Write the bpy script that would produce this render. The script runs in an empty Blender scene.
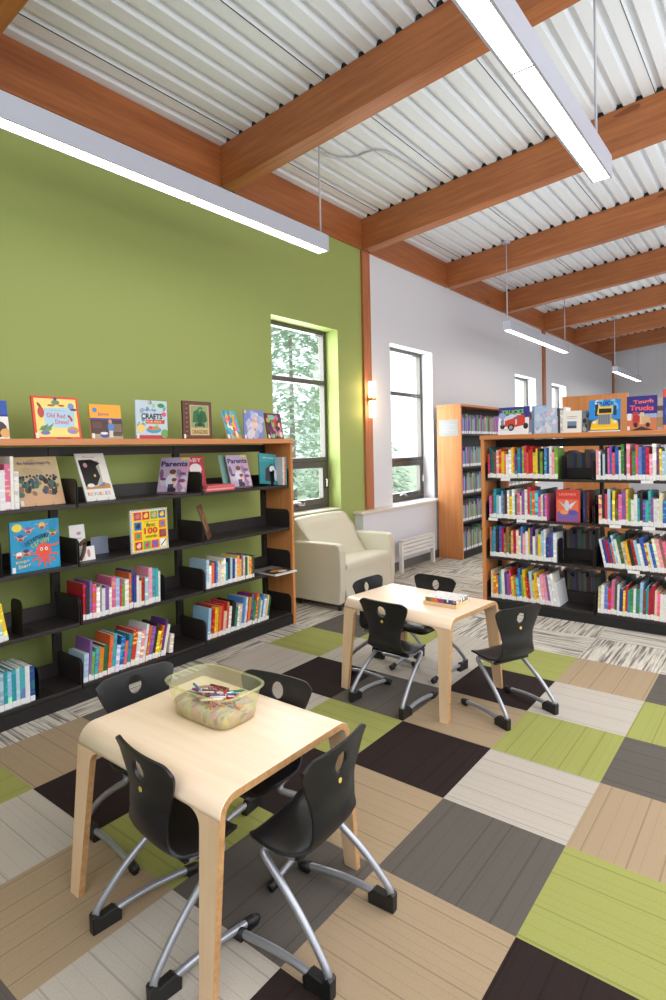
import bpy, bmesh, math, random
from mathutils import Vector, Matrix
random.seed(7)
C = bpy.context.scene.collection
PI = math.pi
R = math.radians

# ------------------------------------------------------------------ helpers
def lin(c):
    f = lambda v: v/12.92 if v <= .04045 else ((v+.055)/1.055)**2.4
    return tuple(f(v/255.) for v in c[:3]) + (1.,)

class NT:
    """small node-tree helper"""
    def __init__(s, name):
        s.m = bpy.data.materials.new(name); s.m.use_nodes = True
        s.t = s.m.node_tree; s.t.nodes.clear()
        s.out = s.n('ShaderNodeOutputMaterial')
    def n(s, typ, **kw):
        nd = s.t.nodes.new(typ)
        for k, v in kw.items():
            setattr(nd, k, v)
        return nd
    def l(s, a, b): s.t.links.new(a, b)
    def math(s, op, a, b=None, c=None):
        nd = s.n('ShaderNodeMath', operation=op)
        for i, v in enumerate((a, b, c)):
            if v is None: continue
            if isinstance(v, (int, float)): nd.inputs[i].default_value = v
            else: s.l(v, nd.inputs[i])
        return nd.outputs[0]
    def mix(s, f, a, b, mode='MIX'):
        nd = s.n('ShaderNodeMix', data_type='RGBA', blend_type=mode)
        for i, v in ((0, f), (6, a), (7, b)):
            if isinstance(v, (int, float)): nd.inputs[i].default_value = v
            elif isinstance(v, tuple): nd.inputs[i].default_value = v
            else: s.l(v, nd.inputs[i])
        return nd.outputs[2]
    def ramp(s, f, stops):
        nd = s.n('ShaderNodeValToRGB'); e = nd.color_ramp.elements
        while len(e) < len(stops): e.new(.5)
        for el, (p, c) in zip(e, stops): el.position = p; el.color = c
        s.l(f, nd.inputs[0]); return nd.outputs[0]
    def noise(s, vec, scale, detail=3, rough=.5):
        nd = s.n('ShaderNodeTexNoise'); nd.inputs['Scale'].default_value = scale
        nd.inputs['Detail'].default_value = detail; nd.inputs['Roughness'].default_value = rough
        if vec is not None: s.l(vec, nd.inputs['Vector'])
        return nd.outputs[0]
    def coord(s, which='Object', scale=(1,1,1)):
        tc = s.n('ShaderNodeTexCoord'); mp = s.n('ShaderNodeMapping')
        mp.inputs['Scale'].default_value = scale
        s.l(tc.outputs[which], mp.inputs['Vector']); return mp.outputs[0]
    def pbsdf(s, col, rough=.5, metal=0., bump=None, bstr=.2, bdist=.002, spec=.5, **kw):
        b = s.n('ShaderNodeBsdfPrincipled')
        if isinstance(col, tuple): b.inputs['Base Color'].default_value = col
        else: s.l(col, b.inputs['Base Color'])
        if isinstance(rough, (int, float)): b.inputs['Roughness'].default_value = rough
        else: s.l(rough, b.inputs['Roughness'])
        b.inputs['Metallic'].default_value = metal
        b.inputs['Specular IOR Level'].default_value = spec
        for k, v in kw.items(): b.inputs[k].default_value = v
        if bump is not None:
            bn = s.n('ShaderNodeBump'); bn.inputs['Strength'].default_value = bstr
            bn.inputs['Distance'].default_value = bdist
            s.l(bump, bn.inputs['Height']); s.l(bn.outputs[0], b.inputs['Normal'])
        s.l(b.outputs[0], s.out.inputs[0]); s.b = b
        return s.m

def plain(name, c, rough=.5, metal=0., spec=.5, nscale=None, var=.08, bstr=.1):
    t = NT(name); c = lin(c)
    if nscale:
        nz = t.noise(t.coord(), nscale)
        col = t.mix(nz, tuple(v*(1-var) for v in c[:3])+(1,), tuple(min(1, v*(1+var)) for v in c[:3])+(1,))
        return t.pbsdf(col, rough, metal, bump=nz, bstr=bstr, spec=spec)
    return t.pbsdf(c, rough, metal, spec=spec)

def wood(name, c1, c2, axis='x', rough=.4, sc=1., coordname='Object', knots=False):
    t = NT(name)
    s = {'x': (1.2, 22, 22), 'y': (22, 1.2, 22), 'z': (22, 22, 1.2)}[axis]
    v = t.coord(coordname, tuple(k*sc for k in s))
    nz = t.noise(v, 1.6, 5, .62)
    v2 = t.coord(coordname, tuple((.25 if k < 2 else 6)*sc for k in s))
    n2 = t.noise(v2, 1.2, 2)
    f = t.math('ADD', t.math('MULTIPLY', nz, .7), t.math('MULTIPLY', n2, .45))
    col = t.ramp(f, [(.35, lin(c1)), (.75, lin(c2))])
    if knots:
        kv = t.noise(t.coord(coordname, tuple((2.2 if k < 2 else 8)*sc for k in s)), 1., 1)
        col = t.mix(t.math('MULTIPLY', t.math('GREATER_THAN', kv, .735), .55), col, lin((80, 38, 16)))
    return t.pbsdf(col, rough, bump=nz, bstr=.06)

class MB:
    """collects shapes in one bmesh -> one mesh object"""
    def __init__(s): s.bm = bmesh.new()
    def _tag(s, faces, mi, smooth):
        for f in faces: f.material_index = mi; f.smooth = smooth
    def box(s, a, b, mi=0, bev=0., M=None, seg=2):
        a, b = Vector(a), Vector(b); c = (a+b)/2; d = b-a
        m = Matrix.Translation(c) @ Matrix.Diagonal((abs(d.x), abs(d.y), abs(d.z), 1))
        if bev:
            t = bmesh.new(); bmesh.ops.create_cube(t, size=1, matrix=m)
            bmesh.ops.bevel(t, geom=list(t.edges), offset=bev, segments=seg, profile=.5, affect='EDGES')
            s._merge(t, mi, False, M)
        else:
            t = bmesh.new(); bmesh.ops.create_cube(t, size=1, matrix=m); s._merge(t, mi, False, M)
        return s
    def _merge(s, t, mi, smooth, M=None):
        vm = {}
        for v in t.verts: vm[v] = s.bm.verts.new((M @ v.co) if M else v.co)
        for f in t.faces:
            try: g = s.bm.faces.new([vm[v] for v in f.verts])
            except ValueError: continue
            g.material_index = mi; g.smooth = smooth or f.smooth
        t.free()
    def face(s, pts, mi=0, smooth=False):
        f = s.bm.faces.new([s.bm.verts.new(p) for p in pts]); f.material_index = mi; f.smooth = smooth; return f
    def prism(s, poly, axis, a, b, mi=0, bev=0., M=None, smooth=False):
        """poly: 2-D outline; axis 'x','y','z' extruded from a to b"""
        def P(u, v, w):
            return {'x': (w, u, v), 'y': (u, w, v), 'z': (u, v, w)}[axis]
        t = bmesh.new()
        A = [t.verts.new(P(u, v, a)) for u, v in poly]; B = [t.verts.new(P(u, v, b)) for u, v in poly]
        t.faces.new(A[::-1]); t.faces.new(B); n = len(poly)
        for i in range(n):
            f = t.faces.new((A[i], A[(i+1) % n], B[(i+1) % n], B[i])); f.smooth = smooth
        bmesh.ops.recalc_face_normals(t, faces=list(t.faces))
        if bev:
            ed = [e for e in t.edges if (e.verts[0] in A) == (e.verts[1] in A)]
            bmesh.ops.bevel(t, geom=ed, offset=bev, segments=2, profile=.5, affect='EDGES')
        s._merge(t, mi, False, M); return s
    def tube(s, pts, r, mi=0, n=10, caps=True):
        pts = [Vector(p) for p in pts]; rings = []
        up = None
        for i, p in enumerate(pts):
            d = (pts[min(i+1, len(pts)-1)]-pts[max(i-1, 0)]).normalized()
            if up is None:
                up = d.orthogonal().normalized()
            else:
                up = (up - d*up.dot(d)).normalized()
            w = d.cross(up); rr = r[i] if isinstance(r, (list, tuple)) else r
            rings.append([s.bm.verts.new(p+up*math.cos(2*PI*k/n)*rr+w*math.sin(2*PI*k/n)*rr) for k in range(n)])
        for A, B in zip(rings, rings[1:]):
            for k in range(n):
                f = s.bm.faces.new((A[k], A[(k+1) % n], B[(k+1) % n], B[k])); f.smooth = True; f.material_index = mi
        if caps:
            for rg in (rings[0][::-1], rings[-1]):
                f = s.bm.faces.new(rg); f.material_index = mi
        return s
    def cyl(s, p0, p1, r, mi=0, n=16): return s.tube([p0, p1], r, mi, n)
    def grid(s, rows, mi=0, smooth=True, closed=False):
        V = [[s.bm.verts.new(p) for p in row] for row in rows]
        for A, B in zip(V, V[1:]):
            m = len(A)
            for k in range(m if closed else m-1):
                f = s.bm.faces.new((A[k], A[(k+1) % m], B[(k+1) % m], B[k])); f.smooth = smooth; f.material_index = mi
        return V
    def mesh(s, name, mats, recalc=True):
        if recalc: bmesh.ops.recalc_face_normals(s.bm, faces=list(s.bm.faces))
        me = bpy.data.meshes.new(name); s.bm.to_mesh(me); s.bm.free()
        for m in (mats if isinstance(mats, (list, tuple)) else [mats]): me.materials.append(m)
        return me
    def build(s, name, mats, parent=None, loc=None, rot=None, recalc=True):
        o = bpy.data.objects.new(name, s.mesh(name, mats, recalc)); C.objects.link(o)
        if parent: o.parent = parent
        if loc is not None: o.location = loc
        if rot is not None: o.rotation_euler = rot
        return o

def tag(o, label=None, cat=None, group=None, kind=None):
    if label: o['label'] = label
    if cat: o['category'] = cat
    if group: o['group'] = group
    if kind: o['kind'] = kind
    return o
def struct(o, label=None): o['kind'] = 'structure'; return o
def empty(name, loc=(0,0,0), rz=0., label=None, cat=None, group=None):
    o = bpy.data.objects.new(name, None); C.objects.link(o); o.empty_display_size = .05
    o.location = loc; o.rotation_euler = (0, 0, rz); return tag(o, label, cat, group)
def dup(o, parent=None):
    c = o.copy(); C.objects.link(c); c.parent = parent
    for ch in list(o.children): dup(ch, c)
    return c
def catmull(pts, n):
    out = []; m = len(pts)
    for i in range(n):
        t = i/(n-1)*(m-1); k = min(int(t), m-2); f = t-k
        p0, p1, p2, p3 = pts[max(k-1, 0)], pts[k], pts[k+1], pts[min(k+2, m-1)]
        out.append(tuple(.5*((2*b)+(-a+c)*f+(2*a-5*b+4*c-d)*f*f+(-a+3*b-3*c+d)*f**3) for a, b, c, d in zip(p0, p1, p2, p3)))
    return out
ONES = 'first second third fourth fifth sixth seventh eighth ninth tenth eleventh twelfth thirteenth fourteenth fifteenth sixteenth seventeenth eighteenth nineteenth twentieth'.split()
def ordn(i):
    if i < 20: return ONES[i]
    tens = {20: 'twenty', 30: 'thirty', 40: 'forty'}
    k = i+1
    if k % 10 == 0: return {20: 'twentieth', 30: 'thirtieth', 40: 'fortieth'}[k]
    return tens[k//10*10]+'-'+ONES[k % 10-1]

# ------------------------------------------------------------------ materials
M = {}
M['green'] = plain('green_paint', (158, 172, 100), .55, spec=.3)
M['white_wall'] = plain('white_paint', (224, 226, 233), .6, spec=.3)
M['cream'] = plain('cream_sill', (226, 218, 204), .45)
M['frame'] = plain('bronze_frame', (92, 88, 82), .35, .3)
M['steel_black'] = plain('black_shelf_steel', (44, 39, 38), .42, .0, nscale=60, var=.15, bstr=.03)
M['black'] = plain('black_rubber', (24, 24, 25), .5)
M['silver'] = plain('silver_tube', (160, 163, 172), .32, .55)
M['chrome'] = plain('chrome', (200, 200, 205), .2, 1.)
M['badge'] = plain('yellow_badge', (214, 190, 90), .35)
M['paper'] = plain('paper', (236, 234, 226), .7)
M['page'] = plain('page_edges', (232, 226, 208), .8)
M['label'] = plain('white_label', (236, 236, 236), .6)
M['vinyl'] = plain('sage_vinyl', (204, 199, 180), .42, nscale=120, var=.03, bstr=.03)
M['brass'] = plain('brass', (196, 150, 84), .3, .9)
M['lampwhite'] = plain('white_lamp_housing', (188, 192, 206), .45)
M['radiator'] = plain('white_enamel', (226, 224, 220), .4)
M['deck'] = plain('white_steel_deck', (236, 243, 250), .5, nscale=.8, var=.03, bstr=.02)
M['deckdark'] = plain('dark_flute_gap', (34, 36, 36), .8)
M['galv'] = plain('grey_conduit', (190, 194, 196), .4, .4)
M['basedark'] = plain('grey_baseboard', (96, 94, 92), .5)
M['beam'] = wood('fir_beam', (142, 80, 42), (190, 120, 70), 'x', .42, .9, knots=True)
M['beam_y'] = wood('fir_ledger', (138, 76, 40), (184, 112, 64), 'y', .42, .9, knots=True)
M['beam_z'] = wood('fir_post', (152, 84, 50), (194, 122, 76), 'z', .42, .9)
M['oak_y'] = wood('maple_top', (186, 116, 66), (214, 146, 92), 'y', .38, .8)
M['oak_x'] = wood('maple_top_x', (186, 116, 66), (214, 146, 92), 'x', .38, .8)
M['oak_z'] = wood('maple_panel', (190, 118, 64), (220, 150, 92), 'z', .38, .8)
M['birch'] = wood('birch_veneer', (236, 208, 178), (250, 230, 206), 'x', .32, .6)
M['birch_z'] = wood('birch_leg', (222, 184, 144), (240, 210, 174), 'z', .36, .6)
M['plyedge'] = wood('plywood_edge', (168, 120, 76), (206, 162, 112), 'x', .5, 2.)
M['tray'] = wood('tray_wood', (222, 178, 128), (240, 204, 160), 'x', .45, 3.)

t = NT('black_chair_shell')
nz = t.noise(t.coord(), 260, 2)
M['shell'] = t.pbsdf(lin((25, 26, 30)), .40, bump=nz, bstr=.12, bdist=.001)

t = NT('lamp_diffuser')
e = t.n('ShaderNodeEmission'); e.inputs[0].default_value = lin((255, 246, 228)); e.inputs[1].default_value = 13.
t.l(e.outputs[0], t.out.inputs[0]); M['glow'] = t.m
t = NT('sconce_glass')
e = t.n('ShaderNodeEmission'); e.inputs[0].default_value = lin((255, 232, 190)); e.inputs[1].default_value = 6.
t.l(e.outputs[0], t.out.inputs[0]); M['sconce'] = t.m

t = NT('window_glass')
tr = t.n('ShaderNodeBsdfTransparent'); tr.inputs[0].default_value = (.93, .96, .96, 1)
gl = t.n('ShaderNodeBsdfGlossy'); gl.inputs['Roughness'].default_value = .05
mx = t.n('ShaderNodeMixShader'); mx.inputs[0].default_value = .05
t.l(tr.outputs[0], mx.inputs[1]); t.l(gl.outputs[0], mx.inputs[2]); t.l(mx.outputs[0], t.out.inputs[0]); M['glass'] = t.m

t = NT('translucent_plastic')
tr = t.n('ShaderNodeBsdfTransparent'); tr.inputs[0].default_value = lin((248, 248, 232))
df = t.n('ShaderNodeBsdfPrincipled'); df.inputs['Base Color'].default_value = lin((238, 240, 200)); df.inputs['Roughness'].default_value = .25
mx = t.n('ShaderNodeMixShader'); mx.inputs[0].default_value = .22
t.l(tr.outputs[0], mx.inputs[1]); t.l(df.outputs[0], mx.inputs[2]); t.l(mx.outputs[0], t.out.inputs[0]); M['bin'] = t.m

# printed colours stored per face
t = NT('printed_cover')
at = t.n('ShaderNodeVertexColor', layer_name='Col')
M['print'] = t.pbsdf(at.outputs[0], .38)
# book: object colour with random bands of lettering on it
t = NT('book_cover')
oi = t.n('ShaderNodeObjectInfo')
tc = t.n('ShaderNodeTexCoord'); sx = t.n('ShaderNodeSeparateXYZ'); t.l(tc.outputs['Object'], sx.inputs[0])
cmb = t.n('ShaderNodeCombineXYZ')
t.l(t.math('MULTIPLY', sx.outputs['Z'], 9.), cmb.inputs[0]); t.l(t.math('MULTIPLY', oi.outputs['Random'], 90.), cmb.inputs[1])
t.l(t.math('MULTIPLY', sx.outputs['X'], .35), cmb.inputs[2])
nz = t.noise(cmb.outputs[0], 1., 2)
f = t.math('MULTIPLY', t.math('MULTIPLY', t.math('GREATER_THAN', nz, .55), .6), t.math('LESS_THAN', sx.outputs['Y'], .02))
alt = t.n('ShaderNodeHueSaturation'); t.l(oi.outputs['Color'], alt.inputs['Color'])
t.l(t.math('ADD', t.math('MULTIPLY', t.math('FRACT', t.math('MULTIPLY', oi.outputs['Random'], 37.)), .5), .25), alt.inputs['Hue'])
t.l(t.math('ADD', t.math('MULTIPLY', t.math('FRACT', t.math('MULTIPLY', oi.outputs['Random'], 91.)), 1.6), .5), alt.inputs['Value'])
M['book'] = t.pbsdf(t.mix(f, oi.outputs['Color'], alt.outputs[0]), .42)
t = NT('object_colour'); oi = t.n('ShaderNodeObjectInfo'); M['objcol'] = t.pbsdf(oi.outputs['Color'], .5)
# a mass of many colours
t = NT('mixed_books')
v = t.coord('Object', (48, 48, .6)); vo = t.n('ShaderNodeTexVoronoi'); vo.inputs['Scale'].default_value = 1.
t.l(v, vo.inputs['Vector'])
hs = t.n('ShaderNodeHueSaturation'); hs.inputs['Saturation'].default_value = .95; hs.inputs['Value'].default_value = .6
t.l(vo.outputs['Color'], hs.inputs['Color']); M['mixed'] = t.pbsdf(hs.outputs[0], .5)
t = NT('mixed_shaded_books')
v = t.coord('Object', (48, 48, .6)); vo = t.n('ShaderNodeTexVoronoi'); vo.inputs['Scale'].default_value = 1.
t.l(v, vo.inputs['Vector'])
hs = t.n('ShaderNodeHueSaturation'); hs.inputs['Saturation'].default_value = .8; hs.inputs['Value'].default_value = .22  # value cut down: shade inside the bookcase is put into the colour
t.l(vo.outputs['Color'], hs.inputs['Color']); M['mixed_shaded'] = t.pbsdf(hs.outputs[0], .6)
t = NT('crayon_mass')
v = t.coord('Object', (90, 30, 40)); vo = t.n('ShaderNodeTexVoronoi'); vo.inputs['Scale'].default_value = 1.
t.l(v, vo.inputs['Vector']); hs = t.n('ShaderNodeHueSaturation'); hs.inputs['Saturation'].default_value = .6
hs.inputs['Value'].default_value = .8
t.l(vo.outputs['Color'], hs.inputs['Color'])
M['mass'] = t.pbsdf(t.mix(.5, hs.outputs[0], lin((206, 170, 140))), .6, bump=vo.outputs['Distance'], bstr=.4)

# carpet: ridged tiles
def carpet(name, c):
    t = NT(name); uv = t.n('ShaderNodeTexCoord').outputs['UV']
    sx = t.n('ShaderNodeSeparateXYZ'); t.l(uv, sx.inputs[0])
    cmb = t.n('ShaderNodeCombineXYZ'); t.l(sx.outputs['X'], cmb.inputs[0])
    n1 = t.noise(cmb.outputs[0], 9., 1)
    def vline(sc, th):
        vo = t.n('ShaderNodeTexVoronoi', voronoi_dimensions='1D', feature='DISTANCE_TO_EDGE'); vo.inputs['Scale'].default_value = sc
        t.l(sx.outputs['X'], vo.inputs['W']); return t.math('LESS_THAN', vo.outputs['Distance'], th)
    line = t.math('MAXIMUM', vline(8., .022), t.math('MULTIPLY', vline(21., .03), .45))
    band = t.ramp(n1, [(.38, (0, 0, 0, 1)), (.62, (1, 1, 1, 1))])
    obj = t.n('ShaderNodeTexCoord').outputs['Object']
    fine = t.noise(obj, 190., 2)
    big = t.noise(obj, 2.2, 2)
    L = lin(c)
    dk = tuple(v*.55 for v in L[:3])+(1,); d2 = tuple(v*.97 for v in L[:3])+(1,)
    col = t.mix(band, d2, L)
    col = t.mix(t.math('MULTIPLY', fine, .7), col, tuple(v*.62 for v in L[:3])+(1,))
    col = t.mix(t.math('MULTIPLY', line, .7), col, dk)
    h = t.math('SUBTRACT', t.math('ADD', t.math('MULTIPLY', fine, .5), t.math('MULTIPLY', band, .35)), t.math('MULTIPLY', line, .8))
    return t.pbsdf(col, .95, bump=h, bstr=.5, bdist=.004, spec=.1)
CP = {'G': carpet('carpet_green', (162, 164, 94)), 'L': carpet('carpet_light', (194, 185, 174)), 'T': carpet('carpet_tan', (174, 152, 124)),
      'D': carpet('carpet_dark', (50, 40, 39)), 'Y': carpet('carpet_grey', (102, 96, 90))}
def streak_carpet():
    t = NT('carpet_streaked')
    obj = t.n('ShaderNodeTexCoord').outputs['Object']
    sx = t.n('ShaderNodeSeparateXYZ'); t.l(obj, sx.inputs[0])
    fx = t.math('FLOOR', t.math('MULTIPLY', sx.outputs['X'], 2)); fy = t.math('FLOOR', t.math('MULTIPLY', sx.outputs['Y'], 2))
    par = t.math('MODULO', t.math('ABSOLUTE', t.math('ADD', fx, fy)), 2.)
    def streak(ax, ay):
        cmb = t.n('ShaderNodeCombineXYZ')
        t.l(t.math('MULTIPLY', sx.outputs['X'], ax), cmb.inputs[0]); t.l(t.math('MULTIPLY', sx.outputs['Y'], ay), cmb.inputs[1])
        t.l(t.math('ADD', t.math('MULTIPLY', fx, 7.3), t.math('MULTIPLY', fy, 3.7)), cmb.inputs[2])
        return t.noise(cmb.outputs[0], 1., 3, .6)
    a, b = streak(62, 2.6), streak(2.6, 62)
    mxn = t.n('ShaderNodeMix', data_type='FLOAT'); t.l(par, mxn.inputs[0]); t.l(a, mxn.inputs[2]); t.l(b, mxn.inputs[3])
    f = mxn.outputs[0]
    col = t.ramp(f, [(.30, lin((92, 86, 82))), (.42, lin((138, 130, 124))), (.50, lin((186, 179, 168))), (.60, lin((208, 202, 190))), (.74, lin((146, 142, 126)))])
    return t.pbsdf(col, .95, bump=f, bstr=.3, spec=.1)
CP['S'] = streak_carpet()

# ------------------------------------------------------------------ dimensions
WX = -2.68            # left wall
YB, YF, XR = -4.6, 15.5, 5.2
SL = .092             # roof slope
def roofz(x): return 4.08+SL*(x-WX)

# ------------------------------------------------------------------ floor
cells = {}
for k, s in {'L': [(0,0),(0,2),(-1,-3),(-3,-3),(-4,1),(-3,2),(-2,2),(-3,0),(2,1),(3,-1),(2,-3)],
             'Y': [(0,-1),(1,1),(1,3),(-1,-2),(-2,1),(-4,3),(-2,-4),(-4,-1),(3,1),(2,-2),(-4,-5)],
             'D': [(-1,0),(-1,2),(1,-2),(0,-3),(-3,-2),(-3,1),(-2,-1),(2,2),(3,0),(-3,-5),(0,-5)],
             'T': [(-1,1),(-1,-1),(1,0),(0,-2),(0,3),(-4,-2),(-4,0),(-2,-3),(2,0),(3,-2),(1,-4)],
             'G': [(0,1),(-1,3),(1,2),(1,-1),(-2,-2),(-2,0),(-4,2),(-3,3),(-4,-3),(2,-1),(0,-4),(2,3),(-1,-5)]}.items():
    for c in s: cells[c] = k
cells[(-2,3)] = 'L'; cells[(-3,-1)] = 'T'
keys = 'GLTDYS'
mb = MB(); uvl = mb.bm.loops.layers.uv.new('UVMap')
i0, i1, j0, j1 = -6, 11, -10, 31
vg = {}
def fv(i, j):
    if (i, j) not in vg: vg[(i, j)] = mb.bm.verts.new((i*.5, j*.5, 0))
    return vg[(i, j)]
rr = random.Random(3)
for i in range(i0, i1):
    for j in range(j0, j1):
        k = cells.get((i, j))
        if k is None: k = rr.choice('GLTDY') if (-4 <= i <= 3 and -8 <= j < 4) else 'S'
        f = mb.bm.faces.new((fv(i, j), fv(i+1, j), fv(i+1, j+1), fv(i, j+1))); f.material_index = keys.index(k)
        off = rr.random()*50
        for lp in f.loops:
            u, v = lp.vert.co.x, lp.vert.co.y
            if (i+j) % 2 == 0: u, v = v, u
            lp[uvl].uv = (u+off, v)
struct(mb.build('floor', [CP[k] for k in keys]))

# ------------------------------------------------------------------ walls and windows
WINS = [(1.82, 2.85, .84, 2.76), (3.90, 4.97, .775, 2.76), (8.04, 9.13, .775, 2.75), (10.1, 11.08, .775, 2.74)]
def wall_holes(name, mat, y0, y1, z1, holes):
    mb = MB(); y = y0; X0, X1 = WX-.27, WX
    for a, b, c, d in holes:
        mb.box((X0, y, 0), (X1, a, z1)); mb.box((X0, a, 0), (X1, b, c)); mb.box((X0, a, d), (X1, b, z1)); y = b
    mb.box((X0, y, 0), (X1, y1, z1)); return struct(mb.build(name, mat))
wall_holes('wall_left', M['green'], YB, 3.33, 4.16, WINS[:1])
wall_holes('wall_left_far', M['white_wall'], 3.33, YF, 4.16, WINS[1:])
def slopewall(name, y):
    mb = MB(); mb.prism([(WX-.2, 0), (XR+.2, 0), (XR+.2, roofz(XR)+.1), (WX-.2, roofz(WX)+.1)], 'y', y, y+.2)
    return struct(mb.build(name, M['white_wall']))
slopewall('wall_far', YF); slopewall('wall_back', YB-.2)
struct(MB().box((XR, YB, 0), (XR+.2, YF, roofz(XR)+.1)).build('wall_right', M['white_wall']))
# lower wall that steps out, with its cap
def rcap(y0, y1, x0, x1, r=.04):
    p = [(x0, y1), (x0, y0), ]
    for k in range(7): a = -PI/2+k/6*PI/2; p.append((x1-r+r*math.cos(a), y0+r+r*math.sin(a)))
    p.append((x1, y1)); return p
struct(MB().box((WX, 3.10, 0), (-2.565, YF, .745)).build('wall_left_lower', M['white_wall']))
struct(MB().prism(rcap(3.07, YF, WX, -2.54), 'z', .745, .775, bev=.004).build('trim_sill', M['cream']))
struct(MB().box((-2.565, 3.10, 0), (-2.553, YF, .10)).box((-2.68, 3.088, 0), (-2.553, 3.10, .10)).build('baseboard_left', M['basedark']))
struct(MB().box((WX, YB, 0), (WX+.012, 3.088, .10)).build('baseboard_left_near', M['basedark']))
struct(MB().box((WX, YF-.012, 0), (XR, YF, .10)).build('baseboard_far', M['basedark']))

def window(n, y0, y1, z0, z1):
    xf = WX-.165
    w = empty('window_%d' % n, (xf, (y0+y1)/2, z0)); struct(w)
    hw, h = (y1-y0)/2, z1-z0; fw = .045
    def bar(mb, a, b, c, d, x0=-.07, x1=0.): mb.box((x0, a, c), (x1, b, d), bev=.004)
    mb = MB(); bar(mb, -hw, -hw+fw, 0, h); bar(mb, hw-fw, hw, 0, h); bar(mb, -hw+fw, hw-fw, h-fw, h); bar(mb, -hw+fw, hw-fw, 0, fw)
    mb.build('window_frame', M['frame'], w)
    m1, m2 = h*.706, h*.275
    for z in (m1, m2):
        mb = MB(); bar(mb, -hw+fw, hw-fw, z-.025, z+.025); mb.build('mullion', M['frame'], w)
    mb = MB(); s0, s1 = fw, m2-.025; a = hw-fw; sw = .065
    bar(mb, -a, -a+sw, s0, s1, -.05, .012); bar(mb, a-sw, a, s0, s1, -.05, .012)
    bar(mb, -a+sw, a-sw, s0, s0+sw, -.05, .012); bar(mb, -a+sw, a-sw, s1-sw, s1, -.05, .012)
    sash = mb.build('sash', M['frame'], w)
    for zc in (s0+.02,):
        mb = MB(); mb.tube([(.02, -.14, zc+.012), (.035, -.09, zc+.03), (.04, -.02, zc+.022), (.03, .05, zc+.01)], .011); mb.box((.012, -.02, zc-.01), (.03, .08, zc+.02), bev=.004)
        mb.build('crank_handle', M['chrome'], sash)
    mb = MB(); mb.tube([(.012, a-.03, .22), (.04, a-.03, .24), (.04, a-.03, .31), (.012, a-.03, .33)], .007); mb.build('latch', M['chrome'], sash)
    for c, d in ((m1+.025, h-fw), (m2+.025, m1-.025), (s0+sw, s1-sw)):
        b = (hw-fw) if d > s1 else a-sw
        MB().face([(-.03, -b, c), (-.03, b, c), (-.03, b, d), (-.03, -b, d)]).id_data if False else None
        mb = MB(); mb.face([(-.03, -b, c), (-.03, b, c), (-.03, b, d), (-.03, -b, d)]); mb.build('pane', M['glass'], w)
for i, a in enumerate(WINS): window(i+1, *a)
# light sill board on the first window
struct(MB().box((WX-.165, 1.83, .828), (WX+.01, 2.84, .842), bev=.004).build('trim_window_sill', M['cream']))

# ------------------------------------------------------------------ roof: deck, beams, ledger, posts
mb = MB(); pitch = .1524; x = WX
prof = []
while x < XR:
    for dx, dz in ((0, 0), (.086, 0), (.101, .038), (.137, .038), (.1524, 0)): prof.append((x+dx, dz))
    x += pitch
rows = [[(px, y, roofz(px)+dz) for px, dz in prof] for y in (YB, YF)]
mb.grid(rows, smooth=False)
struct(mb.build('ceiling', M['deck'], recalc=False))
mb = MB()     # lapped sheet joints
x = WX+.24
while x < XR:
    z = roofz(x)-.003; mb.box((x, YB, z+.001), (x+.004, YF, z+.006)); x += .914
struct(mb.build('trim_deck_seams', M['deckdark']))
for k in range(-2, 8):
    y = 1.222+2.09*k
    L = (XR-WX)/math.cos(math.atan(SL)); a = math.atan(SL)
    mb = MB(); mb.box((0, 0, -.35), (L, .15, -.004), bev=.006)
    o = mb.build('trim_%d' % (k+3), M['beam'], loc=(WX, y, roofz(WX)), rot=(0, -a, 0)); struct(o)
    # dark plugs painting in the shade of the open flutes above the beam
    mb = MB(); x = WX
    while x < XR-.2:
        z = roofz(x+.12); mb.prism([(x+.088, z-.012), (x+.150, z-.012), (x+.137, z+.036), (x+.101, z+.036)], 'y', y+.012, y+.14); x += pitch
    struct(mb.build('trim_flute_shade', M['deckdark']))
    mb = MB(); mb.box((0, y+.15, 3.735), (.03, y+2.09, 4.078), bev=.004)
    struct(mb.build('trim_ledger', M['beam_y'], loc=(WX, 0, 0)))
for y, n in ((3.305, 11), (9.50, 12), (15.34, 13)):
    mb = MB(); mb.box((0, 0, .775), (.03, .15, 3.73), bev=.004)
    struct(mb.build('trim_%d' % n, M['beam_z'], loc=(WX, y, 0)))

# ------------------------------------------------------------------ lamps
def pendant(x, y0, y1, splits, label, rods, z0=3.0):
    r = empty('pendant_light', (x, y0, z0), 0, label, 'ceiling lamp', 'linear pendant lights')
    L = y1-y0
    mb = MB()
    mb.box((-.055, 0, .012), (.055, L, .125), bev=.002); mb.box((-.055, 0, 0), (-.043, L, .012)); mb.box((.043, 0, 0), (.055, L, .012))
    mb.box((-.043, 0, 0), (.043, .008, .012)); mb.box((-.043, L-.008, 0), (.043, L, .012))
    for s in splits: mb.box((-.043, s-y0-.006, 0), (.043, s-y0+.006, .0125))
    mb.build('housing', M['lampwhite'], r)
    mb = MB(); e = [y0+.008]+[v for s in splits for v in (s-.006, s+.006)]+[y1-.008]
    for a, b in zip(e[::2], e[1::2]): mb.box((-.043, a-y0, .003), (.043, b-y0, .011))
    mb.build('diffuser', M['glow'], r)
    for q in rods:
        top = roofz(x)-z0
        rod = MB().cyl((0, q-y0, .124), (0, q-y0, top), .007).build('rod', M['lampwhite'], r)
        MB().cyl((0, q-y0, top-.03), (0, q-y0, top+.004), .05, n=20).build('canopy', M['lampwhite'], rod)
pendant(-1.77, -1.12, 1.495, [.20], 'long white linear lamp hanging along the green wall', [-1.0, 1.462], 3.05)
pendant(.31, -1.12, 1.48, [.20], 'long white linear lamp at top right with bright underside', [-1.0, 1.36])
pendant(-1.77, 5.35, 7.95, [], 'white linear lamp hanging past the wooden post by the white wall', [5.37, 7.9])
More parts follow.
